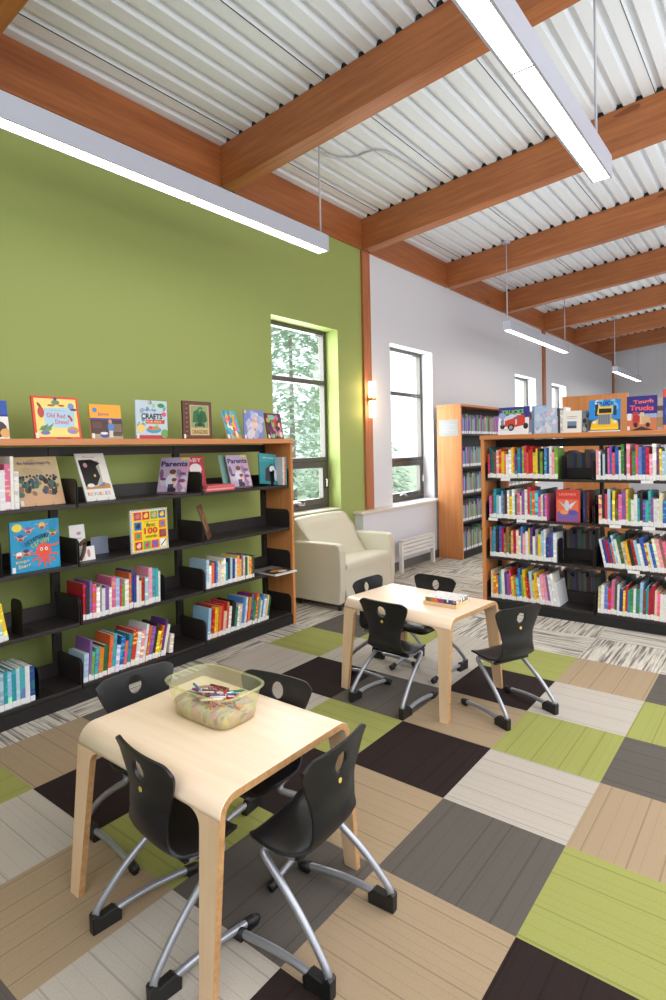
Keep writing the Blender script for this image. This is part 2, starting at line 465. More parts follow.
pendant(-1.77, 11.43, 14.1, [], 'small far white linear lamp nearest the end wall', [11.46, 14.0])

sc = empty('wall_sconce', (WX+.03, 3.385, 1.83), 0, 'glowing twin cylinder wall sconce with brass band on wooden post', 'wall lamp')
MB().box((0, -.03, .15), (.012, .03, .26), bev=.003).build('back_plate', M['brass'], sc)
MB().cyl((.045, 0, 0), (.045, 0, .19), .038, n=24).build('lamp_shade', M['sconce'], sc)
MB().cyl((.045, 0, .225), (.045, 0, .41), .038, n=24).build('lamp_shade', M['sconce'], sc)
mb = MB(); mb.cyl((.045, 0, .19), (.045, 0, .225), .040, n=24); mb.cyl((.0, 0, .207), (.045, 0, .207), .008); mb.build('band', M['brass'], sc)
# thin conduit under the deck
pts = catmull([(-2.2, 1.4, roofz(-2.2)-.012), (-2.1, 2.0, roofz(-2.1)-.012), (-1.95, 2.2, roofz(-1.95)-.012), (-1.7, 2.35, roofz(-1.7)-.012), (-1.66, 3.34, roofz(-1.66)-.012)], 16)
tag(MB().tube(pts, .009, n=6).build('conduit', M['galv']), 'thin grey conduit bending along the underside of the roof deck', 'pipe')

# ------------------------------------------------------------------ books
def unit_book():
    mb = MB()
    mb.box((-.5, 0, 0), (-.40, 1, 1)); mb.box((.40, 0, 0), (.5, 1, 1)); mb.box((-.40, 0, 0), (.40, .035, 1))
    mb.box((-.40, .035, .012), (.40, .97, .985), 1)
    return mb.mesh('book', [M['book'], M['page']])
UB = unit_book()
UL = MB().box((-.5, -.006, .02), (.5, 0, .17)).mesh('spine_label', M['label'])
COLS = {'red': [(196, 36, 44), (170, 26, 40), (214, 60, 50)], 'orange': [(232, 126, 44), (222, 104, 50)], 'yellow': [(240, 204, 60), (236, 190, 36)],
        'green': [(60, 136, 74), (124, 172, 66), (44, 100, 64)], 'blue': [(50, 98, 180), (44, 70, 140), (78, 140, 206)], 'pale blue': [(150, 196, 226), (176, 208, 226)],
        'teal': [(44, 150, 164), (70, 176, 180)], 'purple': [(98, 60, 136), (136, 92, 160)], 'pink': [(222, 108, 150), (240, 160, 176)],
        'white': [(236, 234, 228), (226, 228, 232)], 'black': [(36, 34, 38), (52, 46, 48)], 'brown': [(120, 80, 54), (150, 110, 76)],
        'cream': [(232, 220, 184), (224, 206, 166)], 'grey': [(150, 148, 146), (110, 110, 112)]}
def new_book(t_, d_, h_, col, label=None, group=None, lab=True):
    o = bpy.data.objects.new('book', UB); C.objects.link(o); o.scale = (t_, d_, h_); o.color = lin(col)
    tag(o, label, 'book', group)
    if lab:
        l = bpy.data.objects.new('spine_label', UL); C.objects.link(l); l.parent = o
    return o
def row(p0, rz, length, where, group, cols, hr=(.17, .23), dr=(.15, .2), tr=(.014, .030), lean=0., lean_end=None, lab=True, seed=0, jit=.5, flip=False):
    """books from p0 running along local +x (rotated rz), spines facing local -y"""
    rn = random.Random(seed); x = 0.; i = 0; ca, sa = math.cos(rz), math.sin(rz); lst = []
    while True:
        t_ = rn.uniform(*tr); f = x/length
        a = lean if lean_end is None else lean+(lean_end-lean)*f
        h_ = rn.uniform(*hr)
        w = t_/math.cos(a)
        if x+w > length: break
        cn = cols[i % len(cols)] if i < len(cols) else rn.choice(cols)
        lst.append((x+w/2, t_, h_, a, cn)); x += w+.0012+abs(a)*.002+(.29*(lean-lean_end)*w/length if lean_end is not None and lean_end < lean else 0); i += 1
    for i, (xx, t_, h_, a, cn) in enumerate(lst):
        j = rn.uniform(0, .012)*jit; d_ = rn.uniform(*dr)
        col = rn.choice(COLS[cn])
        o = new_book(t_, d_, h_, col, '%s spined book, %s from left %s' % (cn, ordn(i), where), group, lab)
        lx, ly = xx, j
        o.location = (p0[0]+lx*ca-ly*sa, p0[1]+lx*sa+ly*ca, p0[2]+abs(math.sin(a))*t_/2+.0005)
        o.rotation_euler = (0, a, rz)
    return lst
MIX = list(COLS)

# ---- left wall bookcase -------------------------------------------------
SH = [1.185, .825, .475, .10]
XFRONT, XBACK = -2.19, -2.475
LEVEL = ['top', 'second', 'third', 'bottom']
def bracket_poly(h=.15, d=.27, r=.04):
    p = [(0, -.02), (d, -.02), (d, h-r)]
    for k in range(1, 7): a = k/6*PI/2; p.append((d-r+r*math.cos(a), h-r+r*math.sin(a)))
    p.append((0, h)); return p
def case_shelf(parent, w, depth, holder=False, labels=()):
    """steel shelf, local: x along the bay 0..w, y from front 0 to depth, top at z 0"""
    mb = MB(); mb.box((.008, 0, -.022), (w-.008, depth, 0), bev=.002); mb.box((.008, depth-.006, 0), (w-.008, depth, .085))
    s = mb.build('shelf', M['steel_black'], parent)
    for x in (.004, w-.008):
        # plate with a rounded upper front corner
        p = [(depth-u, v) for u, v in bracket_poly(.15, depth-.004)]
        b = MB().prism(p, 'x', x, x+.004, bev=.0008).build('shelf_bracket', M['steel_black'], s)
    for x in labels:
        MB().box((x, -.003, -.022), (x+.085, 0, .002)).build('label_holder', M['label'], s)
    return s
bc = empty('bookcase', (-2.17, -1.35, 0), PI/2, 'long low bookcase with black steel shelves and wood ends against the green wall', 'bookcase')
# local frame: x -> +Y, y -> -X
bays = [(.024, .964), (.964, 1.904), (1.904, 2.838)]
MB().box((-.012, -.008, 1.535), (2.868, .335, 1.573), bev=.003).build('top_board', wood('case_top', (186, 112, 62), (216, 146, 92), 'x', .36, .8), bc)
for x in (-.01, 2.838):
    mb = MB(); mb.box((x, 0, 0), (x+.028, .325, 1.535), bev=.002); mb.build('end_panel', M['oak_z'], bc)
for x in (.03, .964, 1.904, 2.825):
    mb = MB(); mb.box((x-.025, .30, 0), (x+.025, .335, 1.53), bev=.002)
    for k in range(30): mb.box((x-.012, .2985, .15+k*.045), (x-.004, .3005, .165+k*.045), 1); mb.box((x+.004, .2985, .15+k*.045), (x+.012, .3005, .165+k*.045), 1)
    mb.build('upright', [M['steel_black'], M['black']], bc)
mb = MB(); mb.box((.02, .305, 1.47), (2.838, .325, 1.53)); mb.build('top_rail', M['steel_black'], bc)
mb = MB(); mb.box((.02, .01, 0), (2.838, .03, .078)); mb.box((.02, .28, 0), (2.838, .30, .078)); mb.build('kick_base', M['black'], bc)
for a, b in bays:
    for z in SH:
        s = case_shelf(bc, b-a, .285); s.location = (a, .018, z)
GB = 'of the low bookcase by the green wall'
def L_row(bay, lev, y0, y1, seed, cols, **kw):
    nm = {1: 'left bay', 2: 'middle bay', 3: 'right bay'}[bay]
    return row((XFRONT-.005, y0, SH[lev]), PI/2, y1-y0, 'on %s shelf, %s, green wall bookcase' % (LEVEL[lev], nm), 'books on the %s shelf, %s of the green wall bookcase' % (LEVEL[lev], nm), cols, seed=seed, **kw)
L_row(2, 2, -.365, .205, 21, ['red', 'black', 'purple', 'orange', 'white', 'grey', 'white', 'purple', 'white', 'pink', 'pale blue', 'red', 'green', 'white', 'orange', 'blue', 'blue', 'white', 'cream', 'red', 'pale blue', 'pink', 'teal', 'teal', 'white', 'cream', 'green', 'yellow', 'yellow'], hr=(.165, .25), dr=(.16, .2), tr=(.013, .028), lean=R(1.5))
L_row(2, 3, -.375, .21, 22, ['pale blue', 'purple', 'green', 'teal', 'orange', 'green', 'orange', 'teal', 'pale blue', 'blue', 'orange', 'teal', 'red', 'white', 'pink', 'white', 'orange', 'purple', 'black', 'yellow', 'orange', 'purple', 'white', 'green'], hr=(.16, .25), dr=(.17, .22), tr=(.015, .030), lean=R(4), lean_end=R(14))
L_row(3, 2, .575, 1.068, 23, ['pale blue', 'white', 'orange', 'purple', 'blue', 'cream', 'white', 'cream', 'white', 'teal', 'black', 'pale blue', 'blue', 'white', 'yellow', 'yellow', 'purple', 'cream', 'green', 'white', 'yellow', 'red'], hr=(.16, .215), dr=(.17, .2), tr=(.013, .026), lean=R(2))
L_row(3, 3, .575, 1.215, 24, ['pale blue', 'red', 'red', 'yellow', 'yellow', 'orange', 'red', 'cream', 'red', 'white', 'black', 'black', 'green', 'white', 'cream', 'blue', 'white', 'red', 'orange', 'purple', 'green', 'orange', 'teal', 'cream', 'blue'], hr=(.165, .24), dr=(.17, .21), tr=(.014, .028), lean=R(5), lean_end=R(13))
L_row(1, 3, -.90, -.645, 25, ['pale blue', 'teal', 'pale blue', 'teal', 'pale blue', 'teal', 'pale blue', 'teal', 'white', 'blue', 'green', 'orange', 'yellow', 'purple'], hr=(.195, .215), dr=(.19, .22), tr=(.019, .026), lean=0)
L_row(1, 2, -.90, -.775, 26, ['white', 'pink', 'yellow', 'pale blue', 'yellow', 'teal'], hr=(.2, .22), dr=(.17, .2), tr=(.017, .024), lean=R(-9))
L_row(1, 0, -.91, -.69, 27, ['red', 'teal', 'yellow', 'orange', 'white', 'pink', 'white', 'white', 'yellow', 'yellow', 'white', 'white'], hr=(.2, .30), dr=(.17, .2), tr=(.016, .03), lean=0)
def bookend(loc, rz, label, d=.14, h=.17):
    mb = MB(); p = [(0, 0), (d, 0), (d, h-.04)]
    for k in range(1, 7): a = k/6*PI/2; p.append((d-.04+.04*math.cos(a), h-.04+.04*math.sin(a)))
    for k in range(0, 7): a = PI/2+k/6*PI/2; p.append((.04+.04*math.cos(a), h-.04+.04*math.sin(a)))
    mb.prism(p, 'x', 0, .003); mb.box((0, 0, 0), (.09, d, .0015))
    return tag(mb.build('bookend', M['black'], loc=loc, rot=(0, 0, rz)), label, 'bookend', 'black steel bookends')
bookend((-2.2, .224, .4755), PI/2, 'black steel bookend right of books, third shelf, middle bay, green wall bookcase')
bookend((-2.2, -.715, .4755), PI/2, 'black steel bookend right of books, third shelf, left bay, green wall bookcase', h=.2)
bookend((-2.2, -.815, .8255), PI/2, 'black steel bookend at left frame edge left of blue octopus book', h=.2)
bookend((-2.2, -.635, .1005), PI/2, 'black steel bookend right of books, bottom shelf, left bay, green wall bookcase')
# small leaning last book beyond the row
o = new_book(.03, .17, .125, (226, 216, 200), 'short cream book standing alone at row end, bottom shelf, middle bay', 'loose books'); o.location = (XFRONT-.005, .252, .1005+.006); o.rotation_euler = (0, R(8), PI/2)

# ---- display books with printed covers ------------------------------------
FONT = None
def text_mesh(body, bold=0.):
    cu = bpy.data.curves.new('t', 'FONT'); cu.body = body; cu.align_x = 'CENTER'; cu.align_y = 'CENTER'; cu.resolution_u = 2; cu.offset = bold
    ob = bpy.data.objects.new('t', cu); C.objects.link(ob)
    dg = bpy.context.evaluated_depsgraph_get(); dg.update()
    me = bpy.data.meshes.new_from_object(ob.evaluated_get(dg)); bpy.data.objects.remove(ob); bpy.data.curves.remove(cu)
    return me
class Art:
    def __init__(s, W, H): s.W, s.H, s.items, s.texts = W, H, [], []
    def r(s, x, y, w, h, c): s.items.append(([(x, y), (x+w, y), (x+w, y+h), (x, y+h)], c)); return s
    def e(s, x, y, rx, ry, c, n=14, rot=0):
        s.items.append(([(x+rx*math.cos(a)*math.cos(rot)-ry*math.sin(a)*math.sin(rot), y+rx*math.cos(a)*math.sin(rot)+ry*math.sin(a)*math.cos(rot)) for a in [2*PI*k/n for k in range(n)]], c)); return s
    def p(s, pts, c): s.items.append((pts, c)); return s
    def st(s, pts, w, c):
        """stroke"""
        for (x0, y0), (x1, y1) in zip(pts, pts[1:]):
            dx, dy = x1-x0, y1-y0; L = math.hypot(dx, dy) or 1; nx, ny = -dy/L*w/2, dx/L*w/2
            s.items.append(([(x0+nx, y0+ny), (x0-nx, y0-ny), (x1-nx, y1-ny), (x1+nx, y1+ny)], c))
        return s
    def t(s, body, x, y, w, h, c, rot=0, bold=.01, arc=None): s.texts.append((body, x, y, w, h, c, rot, bold)); return s
def display_book(W, H, T, art, base, label, group=None, lab=True, name='book', shell=None, cat='book'):
    """local: x across, z up, front face towards -y, book body from y=0 to T; one mesh of covers+pages, children: printed picture, title"""
    mb = MB(); c = .0022
    mb.box((-W/2, 0, 0), (W/2, c, H)); mb.box((-W/2, T-c, 0), (W/2, T, H)); mb.box((-W/2, c, 0), (-W/2+c, T-c, H))
    mb.box((-W/2+c, c, .002), (W/2-.003, T-c, H-.003), 1)
    o = mb.build(name, [M['objcol'], M['page']]); o.color = lin(base); tag(o, label, cat, group)
    if art.items:
        bm = bmesh.new(); lay = bm.loops.layers.float_color.new('Col')
        for i, (pts, col) in enumerate(art.items):
            y = -.0002-.00004*i
            vs = [bm.verts.new(((min(max(u, 0), 1)-.5)*W, y, min(max(v, 0), 1)*H)) for u, v in pts]
            try: f = bm.faces.new(vs)
            except ValueError: continue
            f.normal_update()
            if f.normal.y > 0: f.normal_flip()
            for lp in f.loops: lp[lay] = lin(col)
        me = bpy.data.meshes.new('cover_picture'); bm.to_mesh(me); bm.free(); me.materials.append(M['print'])
        p = bpy.data.objects.new('cover_picture', me); C.objects.link(p); p.parent = o
    for k, (body, x, y, w, h, col, rot, bold) in enumerate(art.texts):
        me = text_mesh(body, bold); xs = [v.co.x for v in me.vertices]; ys = [v.co.y for v in me.vertices]
        if not xs: continue
        sx = w*W/(max(xs)-min(xs)); sy = h*H/(max(ys)-min(ys)); cx = (max(xs)+min(xs))/2; cy = (max(ys)+min(ys))/2
        ca, sa = math.cos(rot), math.sin(rot)
        yy = -.0006-.00004*len(art.items)
        for v in me.vertices:
            px, py = (v.co.x-cx)*sx, (v.co.y-cy)*sy
            v.co = ((x-.5)*W+px*ca-py*sa, yy, y*H+px*sa+py*ca)
        at = me.color_attributes.new('Col', 'FLOAT_COLOR', 'CORNER')
        for d in at.data: d.color = lin(col)
        me.materials.clear(); me.materials.append(M['print'])
        q = bpy.data.objects.new('title', me); C.objects.link(q); q.parent = o
    if lab:
        l = MB().box((-W/2+.004, -.001-.00004*len(art.items), .004), (-W/2+.022, -.0006-.00004*len(art.items), .035)).build('spine_label', M['label'], o)
    return o
def put(o, loc, rz, tilt, T=.01):
    o.location = (loc[0], loc[1], loc[2]+T*math.sin(tilt)+.0005); o.rotation_euler = (-tilt, 0, rz); return o
def easel(loc, rz, tilt, w, label, h=.15):
    mb = MB(); e = empty('book_easel', loc, rz, label, 'book stand', 'wire book stands')
    for s in (-1, 1):
        x = s*w/2; st = math.sin(tilt); ct = math.cos(tilt); d = .018
        mb = MB(); mb.tube([(x, -.012, .022), (x, -.012, .003), (x, d, .003), (x, d+st*h, h*ct)], .0018, n=6); mb.build('wire_support', M['chrome'], e)
    mb = MB(); mb.tube([(-w/2, d+math.sin(tilt)*h, h*math.cos(tilt)), (0, d+math.sin(tilt)*h*.9+.01, h*.9), (w/2, d+math.sin(tilt)*h, h*math.cos(tilt))], .0018, n=6)
    mb.tube([(0, d+math.sin(tilt)*h*.9+.01, h*.9), (0, d+math.sin(tilt)*h+.05, .003)], .0018, n=6)
    mb.build('rear_strut', M['chrome'], e); return e
def blobs(a, n, x0, x1, y0, y1, cols, r=(.03, .09), seed=1):
    q = random.Random(seed)
    for _ in range(n): a.e(q.uniform(x0, x1), q.uniform(y0, y1), q.uniform(*r), q.uniform(*r), q.choice(cols), 10, q.uniform(0, 3))
    return a
ZT = 1.573; XD = -2.25; RZ = PI/2
# 1 left edge book, blue top
a = Art(.2, .215).r(0, 0, 1, 1, (236, 234, 228)).r(0, .62, 1, .38, (40, 84, 176)).r(0, .58, 1, .05, (32, 40, 140)).e(.7, .25, .25, .22, (60, 40, 34)).e(.9, .15, .14, .12, (222, 170, 96)).e(.4, .2, .2, .15, (150, 110, 70))
put(display_book(.2, .215, .01, a, (50, 80, 160), 'blue and white picture book cut by left picture edge, on bookcase top'), (XD, -.828, ZT), RZ, R(9))
# 2 yellow book with red border
a = Art(.279, .255).r(0, 0, 1, 1, (226, 76, 52)).r(.05, .04, .9, .91, (250, 224, 130)).p([(.22, .28), (.86, .24), (.9, .66), (.74, .74), (.24, .72)], (176, 214, 236))
a.e(.17, .62, .07, .13, (196, 70, 70)).e(.15, .78, .03, .08, (150, 60, 50), rot=.5).e(.5, .86, .09, .06, (110, 140, 110)).e(.5, .95, .04, .04, (70, 80, 120)).e(.4, .79, .08, .025, (170, 90, 50)).e(.62, .79, .07, .025, (170, 90, 50)).e(.83, .78, .07, .08, (120, 150, 200)).e(.88, .7, .08, .03, (80, 70, 90))
a.e(.24, .24, .12, .07, (110, 150, 110)).p([(.08, .2), (.3, .36), (.22, .2)], (90, 140, 90)).p([(.2, .2), (.42, .38), (.34, .22)], (100, 150, 100)).e(.22, .14, .1, .05, (110, 120, 180)).e(.82, .2, .13, .09, (206, 150, 90)).e(.8, .17, .1, .05, (150, 140, 200)).st([(.74, .56), (.8, .5), (.82, .42)], .05, (190, 50, 50)).r(.45, .0, .3, .03, (150, 30, 30))
a.t('Old Red', .48, .55, .4, .11, (214, 70, 110), -.05).t('Drove?', .6, .40, .3, .11, (214, 70, 110), -.05).t('How do you say', .52, .67, .34, .05, (150, 180, 210))
put(display_book(.279, .255, .012, a, (220, 70, 50), 'yellow picture book with red border and animals, on bookcase top'), (XD, -.45, ZT), RZ, R(10))
# 3 orange top, boy in blue
a = Art(.217, .22).r(0, 0, 1, 1, (70, 44, 44)).r(0, .60, 1, .4, (244, 172, 50)).r(0, .55, 1, .05, (74, 58, 150)).e(.16, .83, .07, .07, (70, 140, 200)).r(0, .0, 1, .14, (170, 160, 130)).r(.05, .3, .3, .2, (96, 60, 54)).r(.7, .2, .28, .24, (120, 100, 90)).e(.62, .5, .06, .07, (200, 150, 110)).r(.54, .22, .17, .22, (72, 122, 196)).e(.63, .36, .1, .1, (84, 132, 204)).r(.56, .04, .13, .2, (214, 204, 190)).e(.42, .1, .14, .07, (60, 80, 160)).e(.4, .16, .12, .04, (236, 236, 236)).r(.68, .08, .3, .1, (90, 70, 50))
a.t('Jaime', .42, .71, .34, .11, (150, 60, 130))
put(display_book(.217, .22, .01, a, (240, 170, 50), 'orange topped picture book with a child in blue, on bookcase top'), (XD, -.138, ZT), RZ, R(7))
# 4 crafts
a = Art(.249, .26).r(0, 0, 1, 1, (196, 214, 226)); blobs(a, 22, .05, .95, .3, .95, [(150, 180, 206), (214, 226, 234), (120, 150, 170), (170, 200, 160)], (.03, .07), 4)
a.r(0, 0, 1, .1, (190, 60, 70)).e(.15, .28, .13, .1, (240, 210, 110)).e(.55, .24, .24, .09, (64, 160, 200)).e(.55, .28, .2, .05, (226, 130, 60)).e(.45, .3, .06, .04, (230, 70, 70)).e(.62, .3, .06, .04, (120, 190, 80)).r(.3, .4, .6, .1, (206, 70, 60)).e(.8, .88, .11, .06, (40, 150, 70)).e(.89, .65, .08, .06, (230, 90, 120)).e(.9, .14, .12, .12, (110, 170, 90))
a.t('CRAFTS', .5, .59, .66, .15, (26, 26, 34), 0, .03).t('Things to Make', .42, .75, .46, .08, (40, 120, 200)).t('FOR KIDS', .56, .45, .46, .05, (250, 230, 150))
put(display_book(.249, .26, .01, a, (190, 210, 220), 'pale blue crafts book with black CRAFTS lettering, on bookcase top'), (XD, .191, ZT), RZ, R(1))
# 5 dragons
a = Art(.264, .275).r(0, 0, 1, 1, (84, 50, 38)).r(.03, .03, .94, .94, (104, 62, 46)).r(.08, 0, .1, 1, (74, 44, 38)).r(.24, .10, .66, .8, (206, 186, 130)).r(.27, .3, .60, .58, (150, 160, 110))
for k in range(8): a.e(.13, .08+.12*k, .035, .03, (150, 96, 70))
a.p([(.32, .44), (.36, .72), (.52, .80), (.6, .6), (.55, .44)], (40, 110, 60)).p([(.56, .5), (.62, .78), (.78, .72), (.84, .5), (.72, .42)], (30, 96, 52)).e(.58, .55, .1, .18, (24, 84, 44)).st([(.58, .66), (.52, .78), (.6, .84), (.68, .8)], .06, (46, 130, 66)).e(.56, .38, .17, .05, (20, 60, 34)).st([(.5, .4), (.42, .36), (.44, .3)], .05, (36, 110, 56)).st([(.66, .42), (.74, .36), (.68, .31)], .05, (36, 110, 56))
a.t('DRAGONS', .57, .19, .52, .11, (120, 70, 40))
put(display_book(.264, .275, .014, a, (80, 46, 36), 'brown bordered book with a green dragon, on bookcase top'), (XD, .581, ZT), RZ, R(1.5))
# 6-8 small books
a = Art(.15, .235).r(0, 0, 1, 1, (90, 180, 200)); blobs(a, 34, .05, .95, .05, .95, [(240, 190, 50), (226, 90, 60), (240, 110, 160), (60, 150, 180), (250, 236, 200), (230, 130, 40)], (.06, .13), 6)
put(display_book(.15, .235, .008, a, (240, 180, 60), 'small multicoloured paperback leaning far back, on bookcase top'), (XD, .943, ZT), RZ, R(20))
easel((XD-.01, .943, ZT), RZ, R(22), .08, 'wire stand behind the small multicoloured paperback')
a = Art(.222, .235).r(0, 0, 1, 1, (126, 140, 200)); blobs(a, 26, .15, .9, .1, .9, [(190, 196, 226), (214, 214, 232), (170, 176, 214), (226, 220, 226)], (.08, .18), 7)
a.st([(.62, .75), (.52, .5), (.36, .2)], .1, (236, 206, 186)).e(.5, .62, .09, .06, (240, 170, 120)).st([(.44, .35), (.74, .5)], .05, (236, 196, 180)).e(.06, .93, .07, .05, (240, 210, 90))
put(display_book(.222, .235, .01, a, (120, 130, 190), 'pale violet blue book standing between two small ones, on bookcase top'), (XD, 1.152, ZT), RZ, R(1.5))
a = Art(.19, .22).r(0, 0, 1, 1, (96, 50, 70)); blobs(a, 30, .1, .95, .05, .9, [(200, 110, 150), (120, 190, 150), (230, 150, 70), (60, 44, 54), (236, 210, 190), (200, 70, 60), (150, 190, 90)], (.06, .13), 9); a.e(.4, .84, .22, .1, (130, 190, 170))
put(display_book(.19, .22, .01, a, (110, 60, 80), 'dark plum patterned book at the right end of bookcase top'), (XD, 1.405, ZT), RZ, R(11))
# shelf 1: the people book
a = Art(.26, .30).r(0, 0, 1, 1, (206, 186, 136)).r(0, 0, 1, .28, (214, 170, 130)); blobs(a, 16, .2, .9, .62, .8, [(196, 176, 140), (186, 164, 124)], (.08, .16), 11); blobs(a, 44, .06, .9, .22, .58, [(44, 60, 56), (60, 80, 100), (36, 34, 36), (96, 80, 60), (70, 110, 96), (150, 110, 90)], (.03, .075), 12)
q = random.Random(5)
for k in range(11): a.e(.1+k*.075, .55+q.uniform(-.03, .06), .028, .024, (56, 36, 30))
a.t('the People Could Fly', .46, .86, .74, .075, (96, 84, 150))
put(display_book(.26, .30, .01, a, (150, 140, 110), 'tan picture book with dark figures, top shelf, left bay'), (XD-.01, -.55, SH[0]), RZ, R(20))
easel((XD-.008, -.55, SH[0]), RZ, R(22), .1, 'wire stand under the tan picture book with dark figures')
# cat
a = Art(.195, .325).r(0, 0, 1, 1, (236, 236, 230)).p([(.08, .84), (.74, .84), (.72, .3), (.1, .24)], (190, 186, 170)).p([(.06, .86), (.5, .87), (.78, .78), (.62, .72), (.68, .5), (.5, .32), (.1, .3)], (30, 30, 32)).e(.26, .75, .07, .05, (200, 150, 170)).e(.5, .52, .04, .03, (226, 206, 120)).r(.1, .24, .84, .05, (206, 140, 70)).e(.28, .32, .12, .04, (240, 240, 240)).p([(.5, .28), (.75, .38), (.9, .3)], (120, 140, 170)).e(.85, .3, .1, .05, (206, 150, 80))
for k, (ch, c) in enumerate(zip('REVUELES', [(220, 60, 60), (240, 150, 40), (60, 140, 200), (90, 170, 80), (220, 60, 60), (240, 180, 40), (60, 140, 200), (220, 90, 60)])): a.t(ch, .14+k*.10, .14, .08, .07, c)
a.t('Paula', .45, .92, .4, .03, (150, 150, 150))
put(display_book(.195, .325, .01, a, (230, 230, 224), 'white picture book with a black cat face, top shelf, middle bay'), (XD, -.193, SH[0]), RZ, R(25))
easel((XD+.002, -.193, SH[0]), RZ, R(27), .08, 'wire stand under the white picture book with black cat')
# magazines
def mag(W, H):
    a = Art(W, H).r(0, 0, 1, 1, (190, 170, 200)).r(.62, .0, .38, .8, (206, 160, 190)); blobs(a, 14, .05, .95, .05, .6, [(206, 196, 214), (150, 130, 160), (222, 190, 204), (120, 96, 120)], (.06, .14), 15)
    a.e(.47, .52, .12, .09, (226, 180, 160)).e(.47, .6, .12, .07, (110, 76, 56)).e(.45, .33, .2, .2, (222, 220, 236)).e(.55, .3, .07, .06, (236, 190, 170)).e(.55, .38, .09, .05, (120, 84, 62)).r(.35, .04, .2, .22, (70, 74, 110)).e(.5, .1, .15, .08, (54, 44, 54)).r(.72, .93, .28, .06, (226, 216, 80)).r(0, 0, 1, .05, (110, 84, 100)).e(.16, .4, .1, .04, (110, 60, 120)).e(.82, .35, .12, .05, (150, 60, 120)).e(.82, .55, .12, .03, (110, 70, 130))
    a.t('Parents', .5, .82, .92, .15, (34, 40, 92), 0, .03); return a
put(display_book(.215, .27, .006, mag(.215, .27), (200, 180, 200), 'lilac parenting magazine at right end of top shelf, middle bay', lab=False, name='magazine', cat='magazine', group='parenting magazines'), (-2.285, .355, SH[0]), R(30), R(20))
put(display_book(.22, .27, .006, mag(.22, .27), (200, 180, 200), 'lilac parenting magazine in the middle of top shelf, right bay', lab=False, name='magazine', cat='magazine', group='parenting magazines'), (XD, 1.01, SH[0]), RZ, R(16))
a = Art(.2, .27).r(0, 0, 1, 1, (130, 170, 160)); blobs(a, 12, .1, .9, .1, .9, [(90, 130, 120), (170, 200, 190)], (.06, .14), 19)
put(display_book(.2, .268, .006, a, (140, 180, 170), 'pale green magazine half hidden behind the lilac one, right bay', lab=False, name='magazine', cat='magazine'), (XD-.045, .96, SH[0]), RZ, R(15))
a = Art(.21, .265).r(0, 0, 1, 1, (196, 50, 66)).e(.62, .3, .24, .26, (240, 190, 160)).e(.6, .62, .28, .16, (244, 240, 240)).e(.58, .52, .26, .06, (230, 226, 228)).e(.2, .25, .2, .2, (220, 90, 110)).e(.55, .34, .02, .02, (40, 30, 30)).e(.72, .34, .02, .02, (40, 30, 30)).e(.64, .2, .07, .02, (170, 50, 60)).t('BABY', .5, .88, .8, .11, (250, 220, 220))
put(display_book(.21, .265, .006, a, (200, 60, 70), 'red magazine with a smiling child in white hat, right bay', lab=False, name='magazine', cat='magazine'), (-2.405, .675, SH[0]), RZ, R(10))
# pink magazines lying flat
for k in range(4):
    mb = MB(); mb.box((-.105, -.135, 0), (.105, .135, .0105), bev=.001); mb.box((-.1055, -.13, .002), (-.1045, .13, .0085), 1)
    o = mb.build('magazine', [M['objcol'], M['page']], loc=(-2.288, .722+.003*k, SH[0]+.0005+.0108*k), rot=(0, 0, R((-2, 1, -1, 2)[k]))); o.color = lin(((214, 84, 110), (236, 180, 140), (220, 90, 120), (226, 110, 120))[k])
    tag(o, 'pink magazine lying flat in the stack on top shelf, right bay, %s' % ('bottom one', 'second from bottom', 'third from bottom', 'topmost one')[k], 'magazine', 'flat magazines')
# teal face-out book with others behind, bay 3 shelf 1
a = Art(.21, .255).r(0, 0, 1, 1, (40, 140, 150)).r(0, .72, 1, .28, (50, 156, 166)).p([(.3, .1), (.34, .5), (.7, .68), (.95, .5), (.95, .08)], (36, 44, 52)).e(.72, .5, .16, .12, (226, 230, 230)).e(.78, .36, .12, .12, (60, 70, 80)).e(.9, .3, .08, .2, (206, 220, 226)).t('our world', .5, .87, .6, .06, (220, 240, 240))
put(display_book(.21, .255, .01, a, (40, 140, 150), 'teal picture book at right end of top shelf, right bay', lab=False), (XD-.01, 1.315, SH[0]+.012), RZ, R(8)).rotation_euler = (-R(8), R(6), RZ)
for k, c in enumerate([(206, 214, 220), (222, 180, 140), (190, 120, 90), (70, 150, 160)]):
    o = new_book(.012, .17, .235, c, '%s slim book standing right of the teal picture book, right bay' % ['grey white', 'tan', 'rust', 'pale teal'][k], 'slim books at the end of the top shelf', lab=False); o.location = (-2.2, 1.438-.0+.0003+k*.0128-.012, SH[0]+.0005); o.rotation_euler = (0, 0, PI/2)
bookend((-2.19, 1.295, SH[0]+.0005), PI/2, 'low black bookend in front of the teal picture book', h=.12, d=.03)
